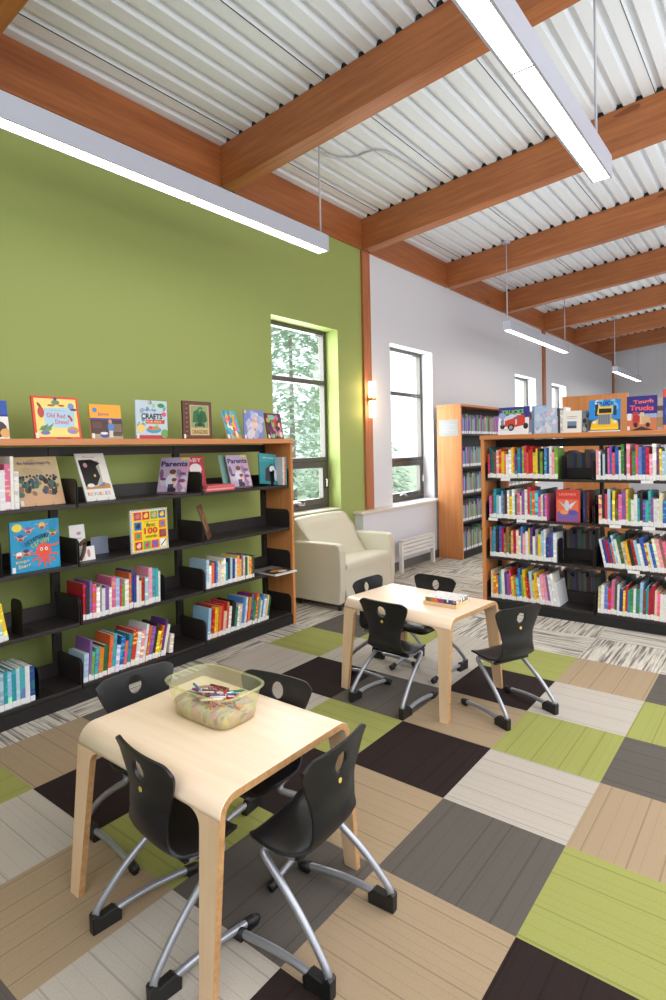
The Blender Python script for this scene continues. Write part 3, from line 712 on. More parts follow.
# octopus book
a = Art(.274, .285).r(0, 0, 1, 1, (24, 150, 196)); blobs(a, 14, .05, .95, .05, .95, [(30, 158, 204), (20, 138, 186)], (.08, .16), 23)
a.e(.14, .88, .1, .08, (236, 216, 70)).e(.66, .38, .16, .15, (234, 84, 66))
for k, (dx, dy) in enumerate([(-.34, -.06), (-.24, -.2), (-.12, -.3), (.02, -.34), (.12, -.3), (.22, -.24), (.3, -.12), (.32, .12)]):
    x1, y1 = .66+dx, .38+dy
    a.st([(.66, .32), (.66+dx*.4, .38+dy*.75), (.66+dx*.8, .38+dy*.7), (x1, y1)], .035, (234, 84, 66))
for x, y, c in [(.36, .8, (150, 90, 180)), (.2, .66, (40, 90, 170)), (.64, .86, (240, 190, 60)), (.86, .70, (60, 150, 80)), (.16, .32, (240, 240, 240)), (.3, .36, (40, 60, 120))]:
    a.st([(x-.12, y+.06), (x-.05, y+.03), (x+.06, y+.02), (x+.13, y+.05)], .02, (236, 130, 110)).e(x, y, .065, .055, (236, 176, 140)).e(x, y+.05, .06, .035, c).e(x, y-.02, .05, .03, (150, 80, 60))
a.e(.61, .41, .03, .035, (250, 250, 250)).e(.71, .41, .03, .035, (250, 250, 250)).e(.61, .41, .014, .018, (20, 20, 20)).e(.71, .41, .014, .018, (20, 20, 20))
for k, ch in enumerate("Octopus's"): a.t(ch, .30+k*.055, .54+math.sin(k/8*PI*.55)*.14, .045, .08, (30, 30, 40), .5-.1*k)
for k, ch in enumerate("Garden"): a.t(ch, .42+k*.065, .49+math.sin(k/5*PI*.5)*.10, .05, .08, (190, 200, 70), .4-.12*k)
a.t('Ringo', .22, .21, .26, .07, (240, 214, 150), .12).t('Starr', .26, .13, .26, .07, (240, 214, 150), .12)
put(display_book(.274, .285, .012, a, (20, 130, 170), 'large bright blue book with a red octopus, second shelf, left bay'), (-2.225, -.617, SH[1]), RZ, R(2))
o = new_book(.01, .16, .284, (150, 80, 50), 'rust book hidden behind the blue octopus book', lab=False); o.location = (-2.252, -.5, SH[1]+.0005); o.rotation_euler = (0, 0, PI/2+PI/2)
# 100 words
a = Art(.284, .28).r(0, 0, 1, 1, (244, 240, 230)).r(.045, .04, .93, .92, (248, 216, 30))
q = random.Random(8)
for k in range(20):
    for x, y in ((.03+k*.048, .975), (.03+k*.048, .005)): a.r(x, y, .03, .022, q.choice([(60, 150, 200), (220, 70, 60), (120, 180, 80)]))
    for x, y in ((.01, .02+k*.048), (.972, .02+k*.048)): a.r(x, y, .02, .03, q.choice([(60, 150, 200), (220, 70, 60), (120, 180, 80)]))
tiles = [(0, 3, (216, 30, 110), (190, 130, 80)), (1, 3, (206, 30, 50), (244, 206, 80)), (2, 3, (100, 180, 70), (226, 160, 140)), (3, 3, (30, 90, 190), (250, 206, 50)), (0, 2, (30, 110, 200), (40, 36, 36)), (3, 2, (226, 110, 40), (90, 120, 190)), (0, 1, (236, 110, 40), (60, 160, 90)), (3, 1, (200, 30, 40), (110, 100, 96)), (0, 0, (206, 30, 50), (226, 206, 180)), (1, 0, (90, 180, 80), (230, 40, 110)), (2, 0, (226, 40, 120), (40, 120, 200)), (3, 0, (236, 236, 236), (250, 250, 250))]
for i, j, c, c2 in tiles:
    x, y = .09+i*.22, .07+j*.23
    a.r(x, y, .185, .185, c).e(x+.09, y+.085, .06, .05, c2).e(x+.11, y+.125, .035, .035, c2)
a.st([(.78, .1), (.93, .24)], .025, (50, 50, 60))
a.t('first', .52, .63, .24, .1, (60, 60, 40)).t('100', .52, .49, .36, .15, (220, 50, 40), 0, .03).t('words', .52, .36, .3, .07, (60, 60, 40)).t('my very own book', .52, .71, .36, .03, (120, 90, 50))
put(display_book(.284, .28, .014, a, (240, 236, 226), 'yellow first words book with coloured picture squares, second shelf, middle bay', lab=False), (-2.205, .122, SH[1]), RZ, R(2))
# brown leaning magazine at bay 3 shelf 2
a = Art(.2, .26).r(0, 0, 1, 1, (120, 74, 50)); blobs(a, 20, .1, .9, .05, .9, [(196, 150, 110), (90, 50, 36), (210, 120, 60), (150, 110, 90)], (.05, .12), 31)
o = display_book(.2, .26, .008, a, (110, 66, 44), 'brown magazine propped edge on against bracket, second shelf, right bay', lab=False, name='magazine', cat='magazine'); put(o, (-2.30, .71, SH[1]), R(133), R(17))
# flat magazine sticking out of shelf 3 bay 3
a = Art(.24, .30).r(0, 0, 1, 1, (60, 46, 42)).r(0, .6, 1, .4, (140, 130, 130)).e(.5, .4, .3, .12, (206, 140, 60)).e(.6, .25, .2, .1, (236, 220, 200)).e(.35, .6, .15, .08, (30, 26, 26)).r(0, 0, 1, .1, (226, 226, 230))
o = display_book(.24, .30, .012, a, (214, 212, 220), 'white edged magazine lying flat and jutting out of third shelf, right bay', lab=False, name='magazine', cat='magazine')
o.location = (-2.055, 1.285, SH[2]+.0127); o.rotation_euler = (-PI/2, 0, PI/2-.06)
# brochures and clear holder, bay 2 shelf 2
a = Art(.1, .2).r(0, 0, 1, 1, (234, 232, 230)).e(.6, .75, .15, .05, (200, 140, 150)).e(.5, .6, .3, .015, (170, 170, 180)).e(.5, .5, .3, .015, (170, 170, 180)).e(.5, .4, .3, .015, (170, 170, 180))
put(display_book(.1, .215, .003, a, (230, 230, 228), 'tall white leaflet standing upright, second shelf, middle bay', lab=False, name='leaflet', cat='leaflet'), (-2.33, -.305, SH[1]), RZ, R(8))
a = Art(.1, .085).r(0, 0, 1, 1, (234, 232, 230)).e(.6, .5, .1, .3, (200, 120, 110)).r(.1, .1, .05, .8, (190, 190, 190)).r(.2, .1, .05, .8, (190, 190, 190)).r(.3, .1, .05, .8, (190, 190, 190))
put(display_book(.1, .085, .003, a, (230, 230, 228), 'small white leaflet in front of the tall one, second shelf, middle bay', lab=False, name='leaflet', cat='leaflet'), (-2.25, -.295, SH[1]), RZ, R(10))
mb = MB(); mb.tube(catmull([(0, 0, 0), (.01, .02, .05), (-.01, .05, .09), (.01, .03, .12), (-.005, .0, .09)], 16), .011, n=7)
tag(mb.build('wooden_snake', plain('dark_wood_bead', (84, 54, 32), .4), loc=(-2.235, -.352, SH[1]+.012), rot=(0, 0, R(20))), 'small dark brown curled ornament between the white leaflets and bracket', 'ornament')
tag(MB().box((-.06, 0, 0), (.06, .003, .115), bev=.001).build('display_card', plain('blue_grey_card', (120, 130, 150), .4), loc=(-2.40, -.125, SH[1]+.001), rot=(R(-6), 0, RZ)), 'blank grey card leaning at shelf back beside the white leaflets', 'card')

# ---- right double-sided bookcase -----------------------------------------
YC = 2.833; rb = empty('bookcase', (-1.055, YC, 0), 0, 'wood ended double sided bookcase packed with books at the right', 'bookcase')
rb_top = wood('case_top_right', (186, 112, 62), (214, 144, 90), 'x', .36, .8)
MB().box((-.008, -.006, 1.535), (1.925, .606, 1.573), bev=.003).build('top_board', rb_top, rb)
for x in (0, 1.89): MB().box((x, 0, 0), (x+.03, .60, 1.535), bev=.002).build('end_panel', M['oak_z'], rb)
for x in (.045, .957, 1.875):
    for y in (.285,): MB().box((x-.015, y, 0), (x+.015, y+.03, 1.53), bev=.002).build('upright', M['steel_black'], rb)
MB().box((.03, .28, 1.46), (1.89, .32, 1.53)).build('top_rail', M['steel_black'], rb)
mb = MB(); mb.box((.03, .012, 0), (1.89, .03, .078)); mb.box((.03, .57, 0), (1.89, .588, .078)); mb.build('kick_base', M['black'], rb)
HOLD = {0: [(.15,), (.35,)], 1: [(.03, .29), (.12, .36)], 2: [(), (.25,)], 3: [(), ()]}
for bi, (a_, b_) in enumerate(((.03, .957), (.957, 1.89))):
    for k, z in enumerate(SH):
        s = case_shelf(rb, b_-a_, .27, labels=HOLD[k][bi]); s.location = (a_, .014, z)
        s = case_shelf(rb, b_-a_, .27); s.location = (b_, .586, z); s.rotation_euler = (0, 0, PI)
def R_row(bay, lev, x0, x1, seed, cols, **kw):
    nm = {1: 'left bay', 2: 'right bay'}[bay]
    return row((x0, YC+.018, SH[lev]), 0, x1-x0, 'on %s shelf, %s, right-hand bookcase' % (LEVEL[lev], nm), 'books on the %s shelf, %s of the right-hand bookcase' % (LEVEL[lev], nm), cols, seed=seed, **kw)
kw = dict(hr=(.2, .29), dr=(.19, .24), tr=(.0135, .0265))
R_row(1, 0, -1.0, -.36, 41, ['red', 'blue', 'green', 'brown', 'pink', 'red', 'yellow', 'orange', 'white', 'white', 'yellow', 'orange', 'purple', 'teal', 'blue', 'green', 'red', 'orange', 'red', 'red', 'yellow', 'yellow', 'black', 'green', 'black', 'blue', 'blue', 'white'], **kw)
R_row(1, 1, -.99, -.47, 42, ['pink', 'brown', 'teal', 'pale blue', 'white', 'blue', 'brown', 'black', 'white', 'yellow', 'white', 'green', 'pink', 'cream', 'purple', 'white', 'red', 'teal', 'orange', 'blue', 'pink', 'cream', 'blue'], **kw)
R_row(1, 2, -.99, -.395, 43, ['orange', 'teal', 'teal', 'black', 'black', 'blue', 'red', 'brown', 'brown', 'green', 'yellow', 'red', 'cream', 'cream', 'blue', 'pink', 'white', 'yellow', 'purple', 'white', 'grey', 'yellow', 'pale blue', 'white', 'blue', 'purple', 'blue', 'white'], **kw)
R_row(1, 3, -.985, -.36, 44, ['cream', 'orange', 'orange', 'blue', 'teal', 'white', 'purple', 'purple', 'red', 'yellow', 'orange', 'blue', 'blue', 'green', 'yellow', 'red', 'red', 'pale blue', 'yellow', 'yellow', 'white', 'pink', 'pink', 'purple', 'white', 'white'], lean=0, lean_end=R(-9), **kw)
R_row(2, 0, -.075, .475, 45, ['pink', 'white', 'black', 'pale blue', 'black', 'pink', 'blue', 'orange', 'blue', 'white', 'green', 'black', 'pink', 'red', 'green', 'orange', 'blue', 'blue', 'red', 'pink', 'white', 'purple', 'yellow', 'pale blue', 'pale blue', 'green', 'blue', 'red', 'white', 'pink'], **kw)
R_row(2, 1, -.06, .475, 46, ['pink', 'black', 'red', 'pale blue', 'blue', 'yellow', 'brown', 'pink', 'purple', 'yellow', 'green', 'white', 'white', 'teal', 'black', 'blue', 'teal', 'teal', 'purple', 'white', 'white', 'cream', 'blue', 'blue', 'white', 'white', 'white', 'purple'], **kw)
R_row(2, 2, -.02, .46, 47, ['white', 'blue', 'red', 'blue', 'orange', 'pale blue', 'white', 'green', 'cream', 'yellow', 'black', 'red', 'pale blue', 'white', 'blue', 'orange', 'white', 'blue', 'cream', 'pink', 'brown', 'pink'], lean=R(-11), hr=(.2, .27), dr=(.19, .24), tr=(.0135, .026))
R_row(2, 3, -.075, .475, 48, ['cream', 'white', 'blue', 'red', 'pink', 'green', 'white', 'blue', 'yellow', 'red', 'teal', 'green', 'white', 'green', 'pale blue', 'brown', 'teal', 'red', 'red', 'cream', 'orange', 'white', 'white', 'white', 'pale blue', 'orange', 'red'], lean=R(2), **kw)
# face-out red book in the gap
a = Art(.19, .27).r(0, 0, 1, 1, (210, 60, 56)).r(.04, .3, .9, .4, (226, 110, 70)).r(.04, .02, .9, .3, (120, 90, 160)).e(.45, .5, .1, .18, (200, 200, 220)).p([(.1, .66), (.4, .5), (.4, .4)], (190, 196, 220)).p([(.5, .52), (.86, .66), (.6, .4)], (206, 206, 226)).e(.7, .3, .2, .08, (90, 80, 160)).e(.35, .3, .18, .07, (230, 150, 90)).t('LEGENDS', .48, .86, .7, .07, (240, 170, 140))
put(display_book(.19, .27, .022, a, (150, 40, 44), 'red book shown face out in the gap, second shelf, right-hand bookcase', lab=False), (-.305, YC+.03, SH[1]), R(4), R(4))
for k, c in enumerate([(50, 70, 130), (60, 50, 60), (120, 44, 40)]):
    o = new_book(.014, .2, .26, c, '%s slim book right of the face out red book, right-hand bookcase' % ['dark blue', 'charcoal', 'dark red'][k], 'slim books beside the red face-out book', lab=False); o.location = (-.185+k*.016, YC+.07, SH[1]+.0005)
bookend((-.355+.005, YC+.03, SH[0]+.0005), 0, 'black bookend closing the top row of the right-hand bookcase', h=.2)
bookend((-.39, YC+.03, SH[2]+.0005), 0, 'black bookend closing the third row of the right-hand bookcase', h=.2)
bookend((.475, YC+.03, SH[2]+.0005), 0, 'black bookend ending the leaning row, third shelf, right-hand bookcase', h=.2)
# books on the far side, uncountable from here
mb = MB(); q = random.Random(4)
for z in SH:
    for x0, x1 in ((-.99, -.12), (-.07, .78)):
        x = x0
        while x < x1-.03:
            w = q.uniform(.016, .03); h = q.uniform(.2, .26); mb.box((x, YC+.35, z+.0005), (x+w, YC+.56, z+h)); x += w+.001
tag(mb.build('books_on_the_far_side', M['mixed_shaded']), 'dim rows of books on the far side of the right-hand bookcase', 'books', kind='stuff')

# display on top of the right bookcase
YD = YC+.10
a = Art(.28, .25).r(0, 0, 1, 1, (236, 236, 240)).r(0, .55, 1, .45, (50, 50, 140)); blobs(a, 10, .05, .95, .5, .7, [(206, 210, 230), (150, 160, 210), (236, 236, 244)], (.08, .16), 41)
a.p([(.2, .3), (.22, .5), (.45, .58), (.62, .7), (.86, .7), (.88, .34), (.5, .26)], (206, 60, 50)).r(.56, .36, .05, .3, (210, 214, 220)).p([(.5, .58), (.62, .68), (.62, .54)], (90, 110, 150)).e(.42, .26, .11, .13, (34, 34, 38)).e(.42, .26, .06, .07, (150, 160, 170)).e(.14, .3, .08, .1, (34, 34, 38)).e(.9, .3, .08, .11, (34, 34, 38)).r(.08, .34, .1, .2, (130, 130, 150)).r(.06, .16, .3, .05, (206, 210, 216)).t('TRUCKS', .46, .82, .72, .16, (130, 200, 60), .03, .03)
put(display_book(.28, .25, .012, a, (60, 60, 140), 'blue picture book with a red truck on bookcase top, leftmost', lab=False), (-.79, YD, ZT), 0, R(8))
a = Art(.2, .23).r(0, 0, 1, 1, (176, 196, 224)); blobs(a, 24, .1, .9, .1, .95, [(196, 208, 230), (150, 176, 214), (214, 220, 234), (206, 190, 214)], (.06, .14), 43); a.t('snow day', .5, .48, .6, .1, (220, 160, 170))
put(display_book(.2, .225, .01, a, (170, 190, 220), 'pale blue book beside the red truck book on bookcase top', lab=False), (-.50, YD, ZT), 0, R(4))
a = Art(.13, .25).r(0, 0, 1, 1, (150, 190, 226)).e(.5, .9, .3, .08, (190, 206, 236))
put(display_book(.13, .25, .01, a, (160, 190, 226), 'taller light blue book peeking out behind the pale blue one', lab=False), (-.575, YD+.05, ZT), 0, R(3))
for k, (w, h, c, n) in enumerate([(.02, .215, (60, 50, 56), 'dark'), (.024, .2, (206, 206, 206), 'grey'), (.02, .22, (236, 236, 232), 'white')]):
    o = new_book(w, .14, h, c, '%s slim book upright between pale blue book and white one on bookcase top' % n, 'slim books on the bookcase top', lab=False); o.location = (-.385+k*.026-.01, YD+.01, ZT+.0005)
a = Art(.15, .185).r(0, 0, 1, 1, (238, 236, 230)).r(.25, .2, .5, .32, (110, 140, 170)).r(.25, .2, .5, .12, (60, 70, 80)).e(.5, .66, .3, .01, (150, 150, 150)).e(.5, .74, .3, .012, (120, 120, 130))
put(display_book(.15, .185, .012, a, (230, 230, 226), 'white book with a small landscape photo on bookcase top', lab=False), (-.283, YD, ZT), 0, R(4))
a = Art(.1, .19).r(0, 0, 1, 1, (150, 150, 156)); blobs(a, 18, .1, .9, .05, .95, [(60, 60, 70), (220, 220, 220), (110, 130, 120)], (.08, .16), 47)
put(display_book(.1, .19, .01, a, (150, 150, 156), 'grey mottled book tucked left of the yellow truck book', lab=False), (-.175, YD+.055, ZT), 0, R(4))
a = Art(.24, .265).r(0, 0, 1, 1, (60, 70, 84)).r(0, .38, 1, .62, (40, 140, 220)); blobs(a, 6, .05, .95, .6, .95, [(120, 190, 236), (200, 226, 244)], (.06, .14), 51)
a.r(.2, .5, .1, .36, (40, 44, 60)).r(.78, .5, .1, .3, (40, 60, 90)).p([(.26, .55), (.3, .78), (.74, .78), (.76, .55)], (244, 200, 40)).r(.32, .58, .4, .14, (30, 34, 40)).p([(.06, .1), (.1, .32), (.3, .4), (.3, .56), (.72, .56), (.72, .4), (.92, .32), (.95, .1)], (244, 196, 30)).r(.3, .22, .4, .32, (140, 146, 160))
for k in range(6): a.r(.33+k*.06, .24, .02, .28, (80, 86, 100))
a.e(.18, .3, .06, .05, (226, 230, 236)).e(.84, .3, .06, .05, (226, 230, 236)).r(.06, .06, .88, .08, (250, 210, 50)).r(0, 0, 1, .04, (226, 226, 230)).t('TRUCK', .52, .88, .6, .12, (30, 60, 120), 0, .03)
put(display_book(.24, .265, .014, a, (40, 130, 210), 'bright blue book with a yellow truck front on bookcase top', lab=False), (-.03, YD, ZT), 0, R(7))
a = Art(.215, .275).r(0, 0, 1, 1, (200, 120, 80)).r(0, .45, 1, .55, (44, 40, 130)).r(0, .36, 1, .12, (150, 170, 210)).r(.2, .16, .18, .38, (196, 60, 50)).e(.34, .34, .12, .12, (186, 50, 44)).r(.44, .18, .14, .34, (220, 190, 150)).p([(.5, .4), (.75, .44), (.8, .2), (.5, .2)], (206, 170, 130)).e(.3, .16, .07, .07, (40, 34, 34)).e(.7, .16, .07, .07, (50, 40, 36)).r(.02, .3, .14, .2, (236, 226, 220)).p([(.1, .0), (.5, .12), (.9, .0)], (60, 44, 40)).t('Tough', .55, .82, .66, .15, (236, 110, 110), .06, .04).t('Trucks', .5, .65, .8, .15, (240, 90, 90), -.03, .04)
put(display_book(.215, .275, .012, a, (50, 40, 130), 'dark blue Tough Trucks picture book with red lettering on bookcase top'), (.245, YD, ZT), 0, R(5))
a = Art(.16, .26).r(0, 0, 1, 1, (236, 232, 220)).r(.2, .1, .7, .3, (214, 200, 120)).r(.2, .6, .7, .15, (120, 110, 90))
put(display_book(.16, .255, .01, a, (236, 234, 226), 'cream book half hidden at right behind the dark blue book', lab=False), (.35, YD+.05, ZT), 0, R(4))
a = Art(.22, .315).r(0, 0, 1, 1, (40, 60, 140)).r(0, .8, 1, .2, (220, 80, 60)).r(0, 0, 1, .12, (226, 130, 90)).e(.3, .45, .25, .18, (60, 90, 190))
put(display_book(.22, .315, .012, a, (210, 80, 60), 'red and blue book at the right picture edge on bookcase top', lab=False), (.503, YD, ZT), 0, R(4))

# ---- tall bookcase at the white wall --------------------------------------
tb = empty('bookcase', (-2.19, 4.80, 0), PI/2, 'tall wooden bookcase standing end-on to the white wall windows', 'bookcase')
MB().box((0, 0, 0), (.03, .345, 2.0), bev=.002).build('end_panel', M['oak_z'], tb)
MB().box((2.77, 0, 0), (2.80, .345, 2.0), bev=.002).build('end_panel', M['oak_z'], tb)
MB().box((-.006, -.008, 2.0), (2.806, .347, 2.03), bev=.003).build('top_board', wood('tall_case_top', (190, 116, 64), (216, 148, 94), 'x', .36, .8), tb)
MB().box((.03, .305, .08), (2.77, .318, 2.0)).build('back_panel', M['steel_black'], tb)
MB().box((.03, .012, 0), (2.77, .03, .075)).build('kick_base', M['black'], tb)
SH5 = [1.64, 1.205, .85, .485, .095]
for z in SH5:
    for k in range(3):
        s = MB().box((.005, 0, -.022), (.905, .27, 0), bev=.002).build('shelf', M['steel_black'], tb); s.location = (.03+k*.913, .02, z)
mb = MB(); q = random.Random(14)
for z in SH5:
    x = 4.84
    while x < 7.53:
        w = q.uniform(.014, .03); h = q.uniform(.19, .27); d = q.uniform(0, .012)
        mb.box((-2.42, x, z+.0005), (-2.215-d, x+w, z+h)); mb.box((-2.215-d, x, z+.005), (-2.2145-d, x+w, z+.04), 1); x += w+.0012
tag(mb.build('rows_of_books', [M['mixed'], M['label']]), 'rows of small books filling the tall bookcase by the white wall', 'books', kind='stuff')
mb = MB(); mb.box((0, 0, 0), (.27, .0015, .215)); 
for k in range(7): mb.box((.04, -.0006, .17-k*.02), (.04+(.19 if k % 3 else .12), 0, .174-k*.02), 1)
tag(mb.build('notice_sheet', [plain('notice_paper', (168, 168, 168), .8), plain('grey_print', (190, 190, 194), .7)], loc=(-2.50, 4.798, 1.615)), 'white notice sheet on the end panel of the tall bookcase', 'notice')
# freestanding wooden panel behind the right bookcase
dp = empty('standing_board', (-.454, 4.35, 0), 0, 'tall plain wooden panel standing behind the right-hand bookcase', 'panel')
MB().box((-.325, 0, .05), (.325, .035, 1.99), bev=.003).build('panel_board', M['oak_z'], dp)
for s in (-.25, .22): MB().box((s, -.16, 0), (s+.03, .2, .05), bev=.004).build('foot', M['black'], dp)

# ------------------------------------------------------------------ armchair
ac = empty('armchair', (-2.03, 2.43, 0), PI/2, 'pale sage vinyl armchair under the first window', 'armchair')
# local: x across (-.46..+.46), y depth: 0 front -> .62 back
for s in (-1, 1):
    x0, x1 = (-.46, -.375) if s < 0 else (.375, .46)
    p = [(.035, .06), (.60, .06), (.60, .56), (.585, .595), (.54, .607), (.3, .612), (.06, .614), (.02, .60), (.002, .55), (-.004, .4), (.0, .2), (.015, .08)]
    MB().prism(p, 'x', x0, x1, bev=.014).build('arm', M['vinyl'], ac)
mb = MB(); rows = []
for k, y in enumerate([-.01, -.02, 0, .06, .2, .4, .47]):
    ztop = [.36, .405, .428, .438, .43, .405, .39][k]
    rows.append([(x, y+.012*(k < 3)-.03*(1-abs(x)/.377)*(k < 3), ztop+.012*(1-(x/.377)**2)) for x in [(-.377+.754*i/14) for i in range(15)]])
front = [[(x, .004-.03*(1-abs(x)/.377), z) for x in [(-.377+.754*i/14) for i in range(15)]] for z in (.065, .2, .31)]
mb.grid(front+rows); mb.box((-.374, .03, .065), (.374, .58, .3))
mb.build('seat', M['vinyl'], ac)
mb = MB(); rows = []
prof = [(.25, .36), (.33, .47), (.42, .60), (.50, .71), (.55, .775), (.575, .802), (.60, .810), (.625, .79), (.635, .6), (.632, .2), (.6, .07)]
prof = catmull(prof, 26)
for y, z in prof:
    hw = .374 if z < .60 else .374+.034*min(1, (z-.60)/.06)
    r_ = []
    for i in range(17):
        u = -1+2*i/16; crown = .008*(1-u*u)
        zz = z+(crown*1.5 if z > .7 else 0)-(.012*(max(0, abs(u)-.88)/.12)**2 if z > .7 else 0)
        r_.append((u*hw, y-(crown if y < .55 else 0)+.0, zz))
    rows.append(r_)
V = mb.grid(rows)
for side in (0, -1): 
    f = mb.bm.faces.new([r_[side] for r_ in V]); f.smooth = False
mb.build('backrest', M['vinyl'], ac)
for x in (-.40, .40):
    for y in (.06, .55): MB().cyl((x, y, 0), (x, y, .062), .02, n=12).build('foot', M['black'], ac)

# ------------------------------------------------------------------ radiator grille
ra = empty('radiator', (-2.43, 4.09, 0), PI/2, 'low white slatted heater on two legs below the second window', 'heater')
for s in (-1, 1): MB().box((s*.385-.02, 0, 0), (s*.385+.02, .045, .36), bev=.003).build('leg', M['radiator'], ra)
mb = MB()
for k in range(4): mb.box((-.365, .004, .185+k*.047), (.365, .04, .185+k*.047+.041), bev=.004)
mb.box((-.39, 0, .372), (.39, .055, .384), bev=.003); mb.box((-.365, .04, .185), (.365, .048, .37)); mb.build('slat_panel', M['radiator'], ra)

# ------------------------------------------------------------------ tables
def table(name, loc, rz, label, W=.725, D=.675, H=.55):
    r = empty(name, loc, rz, label, 'table', 'bent plywood children tables')
    T = .022; Rb = .058; SPL = .042; tw, td = W/2, D/2-SPL        # half sizes at the top
    zA = H-Rb
    # tabletop: sheet along y with the two bends and the short aprons, extruded along x
    def outline(o):   # o = inset
        pts = []
        rb = Rb-o
        yb = td-o
        
        for k in range(9):
            a = PI-k/8*PI/2; pts.append((-td+Rb+rb*math.cos(a), H-Rb+rb*math.sin(a)))
        for k in range(9):
            a = PI/2-k/8*PI/2; pts.append((td-Rb+rb*math.cos(a), H-Rb+rb*math.sin(a)))
        return pts
    O, I = outline(0), outline(T)
    mb = MB(); n = len(O)
    # rounded plan corners at the side edges: small bevel via extra rings
    prs = [(-tw, .003), (-tw+.003, 0), (tw-.003, 0), (tw, .003)]
    ringsO, ringsI = [], []
    for x, ins in prs:
        ringsO.append([mb.bm.verts.new((x, y*(1-ins/td), z-(ins if abs(y) < td-Rb else 0))) for y, z in O])
        ringsI.append([mb.bm.verts.new((x, y, z)) for y, z in I])
    def q(a, b, c, d, mi, sm=True):
        f = mb.bm.faces.new((a, b, c, d)); f.material_index = mi; f.smooth = sm
    for A, B in zip(ringsO, ringsO[1:]):
        for k in range(n-1): q(A[k], A[k+1], B[k+1], B[k], 0)
    for A, B in zip(ringsI, ringsI[1:]):
        for k in range(n-1): q(A[k], B[k], B[k+1], A[k+1], 0)
    for A, B in ((ringsO[0], ringsI[0]), (ringsO[-1], ringsI[-1])):
        for k in range(n-1): q(A[k], A[k+1], B[k+1], B[k], 1, False)
    for k in (0, n-1):
        for j in range(3): q(ringsO[j][k], ringsO[j+1][k], ringsI[j+1][k], ringsI[j][k], 1, False)
    mb.build('tabletop', [M['birch'], M['plyedge']], r)
    # legs: tapered, flowing out of the apron with a fillet
    for sy in (-1, 1):
        for sx in (-1, 1):
            def pt(x, z, off):
                f = 1-z/zA
                return (sx*(x), sy*(td-off+SPL*f), z)
            xo = lambda z: tw
            poly = [(xo(0), 0), (xo(zA), zA), (tw-.135, zA)]
            rf = .045; xi = tw-.080
            for k in range(1, 9):
                a = PI/2*k/8
                # concave fillet from the apron edge to the inner leg edge
                poly.append((xi-rf*1.2+rf*1.2*math.sin(a), zA-rf+rf*math.cos(a)) )
            poly.append((xo(0)-.052, 0))
            mb = MB()
            A = [mb.bm.verts.new(pt(x, z, 0)) for x, z in poly]; B = [mb.bm.verts.new(pt(x, z, T)) for x, z in poly]
            m = len(poly); f1 = mb.bm.faces.new(A); f2 = mb.bm.faces.new(B[::-1])
            for k in range(m):
                if k == 1: continue
                f = mb.bm.faces.new((A[k], A[(k+1) % m], B[(k+1) % m], B[k])); f.material_index = 1
            bmesh.ops.triangulate(mb.bm, faces=[f1, f2])
            mb.build('leg', [M['birch_z'], M['plyedge']], r)
    return r
table('table', (-.410, -.875, 0), 0, 'pale birch bent plywood table in the foreground with a plastic bin on it')
table('table', (-.635, .945, 0), R(-4.9), 'pale birch bent plywood table farther back with a block puzzle on it', W=.765, D=.63)

# ------------------------------------------------------------------ chairs
def chair_shell():
    prof = [(.152, .278), (.147, .294), (.125, .308), (.085, .313), (.03, .309), (-.02, .305), (-.066, .313), (-.098, .345), (-.108, .396), (-.103, .455), (-.107, .51), (-.113, .56), (-.122, .605)]
    hw = [.092, .122, .143, .156, .160, .152, .136, .118, .109, .118, .142, .162, .168]
    N = 56; pr = catmull(prof, N); ww = catmull([(w,) for w in hw], N); NC = 28
    mb = MB(); V = []; bm = mb.bm; uvz = {}
    for i in range(N):
        y, z = pr[i]; w = ww[i][0]; f = i/(N-1)
        back = max(0, min(1, (f-.5)/.15)); seat = 1-back
        y2, z2 = pr[min(i+1, N-1)]; y1, z1 = pr[max(i-1, 0)]
        ny, nz = -(z2-z1), (y2-y1); L = math.hypot(ny, nz); ny, nz = ny/L, nz/L   # points under / behind
        row_ = []
        for k in range(NC+1):
            u = -1+2*k/NC; c = u*u
            # back wraps forward at the sides, the seat dishes slightly
            d = -(.034*back*c) if back > 0 else 0
            d2 = -.010*seat*(c) if seat > 0 else 0
            yy = y+(.022*back*c); zz = z+(.010*seat*(c*c*1.5-.4*c))
            if i >= N-5: zz -= .010*(max(0, abs(u)-.72)/.28)**2*(i-(N-6))/5*2.2
            row_.append(bm.verts.new((u*w, yy, zz)))
        V.append(row_)
    hz, hx, rz_, rx_ = .545, 0, .032, .029
    for i in range(N-1):
        for k in range(NC):
            q4 = (V[i][k], V[i][k+1], V[i+1][k+1], V[i+1][k])
            cx = sum(v.co.x for v in q4)/4; cz = sum(v.co.z for v in q4)/4
            if i > N*.6 and ((cx-hx)/rx_)**2+((cz-hz)/rz_)**2 < 1: continue
            f = bm.faces.new(q4); f.smooth = True
    bm.verts.ensure_lookup_table()
    for v in list(bm.verts):
        if not v.link_faces: bm.verts.remove(v)
    for v in bm.verts:
        if v.is_boundary and ((v.co.x-hx)/(rx_*1.6))**2+((v.co.z-hz)/(rz_*1.6))**2 < 1 and v.co.y < 0:
            a = math.atan2((v.co.z-hz)/rz_, (v.co.x-hx)/rx_); v.co.x = hx+rx_*math.cos(a); v.co.z = hz+rz_*math.sin(a)
    return mb
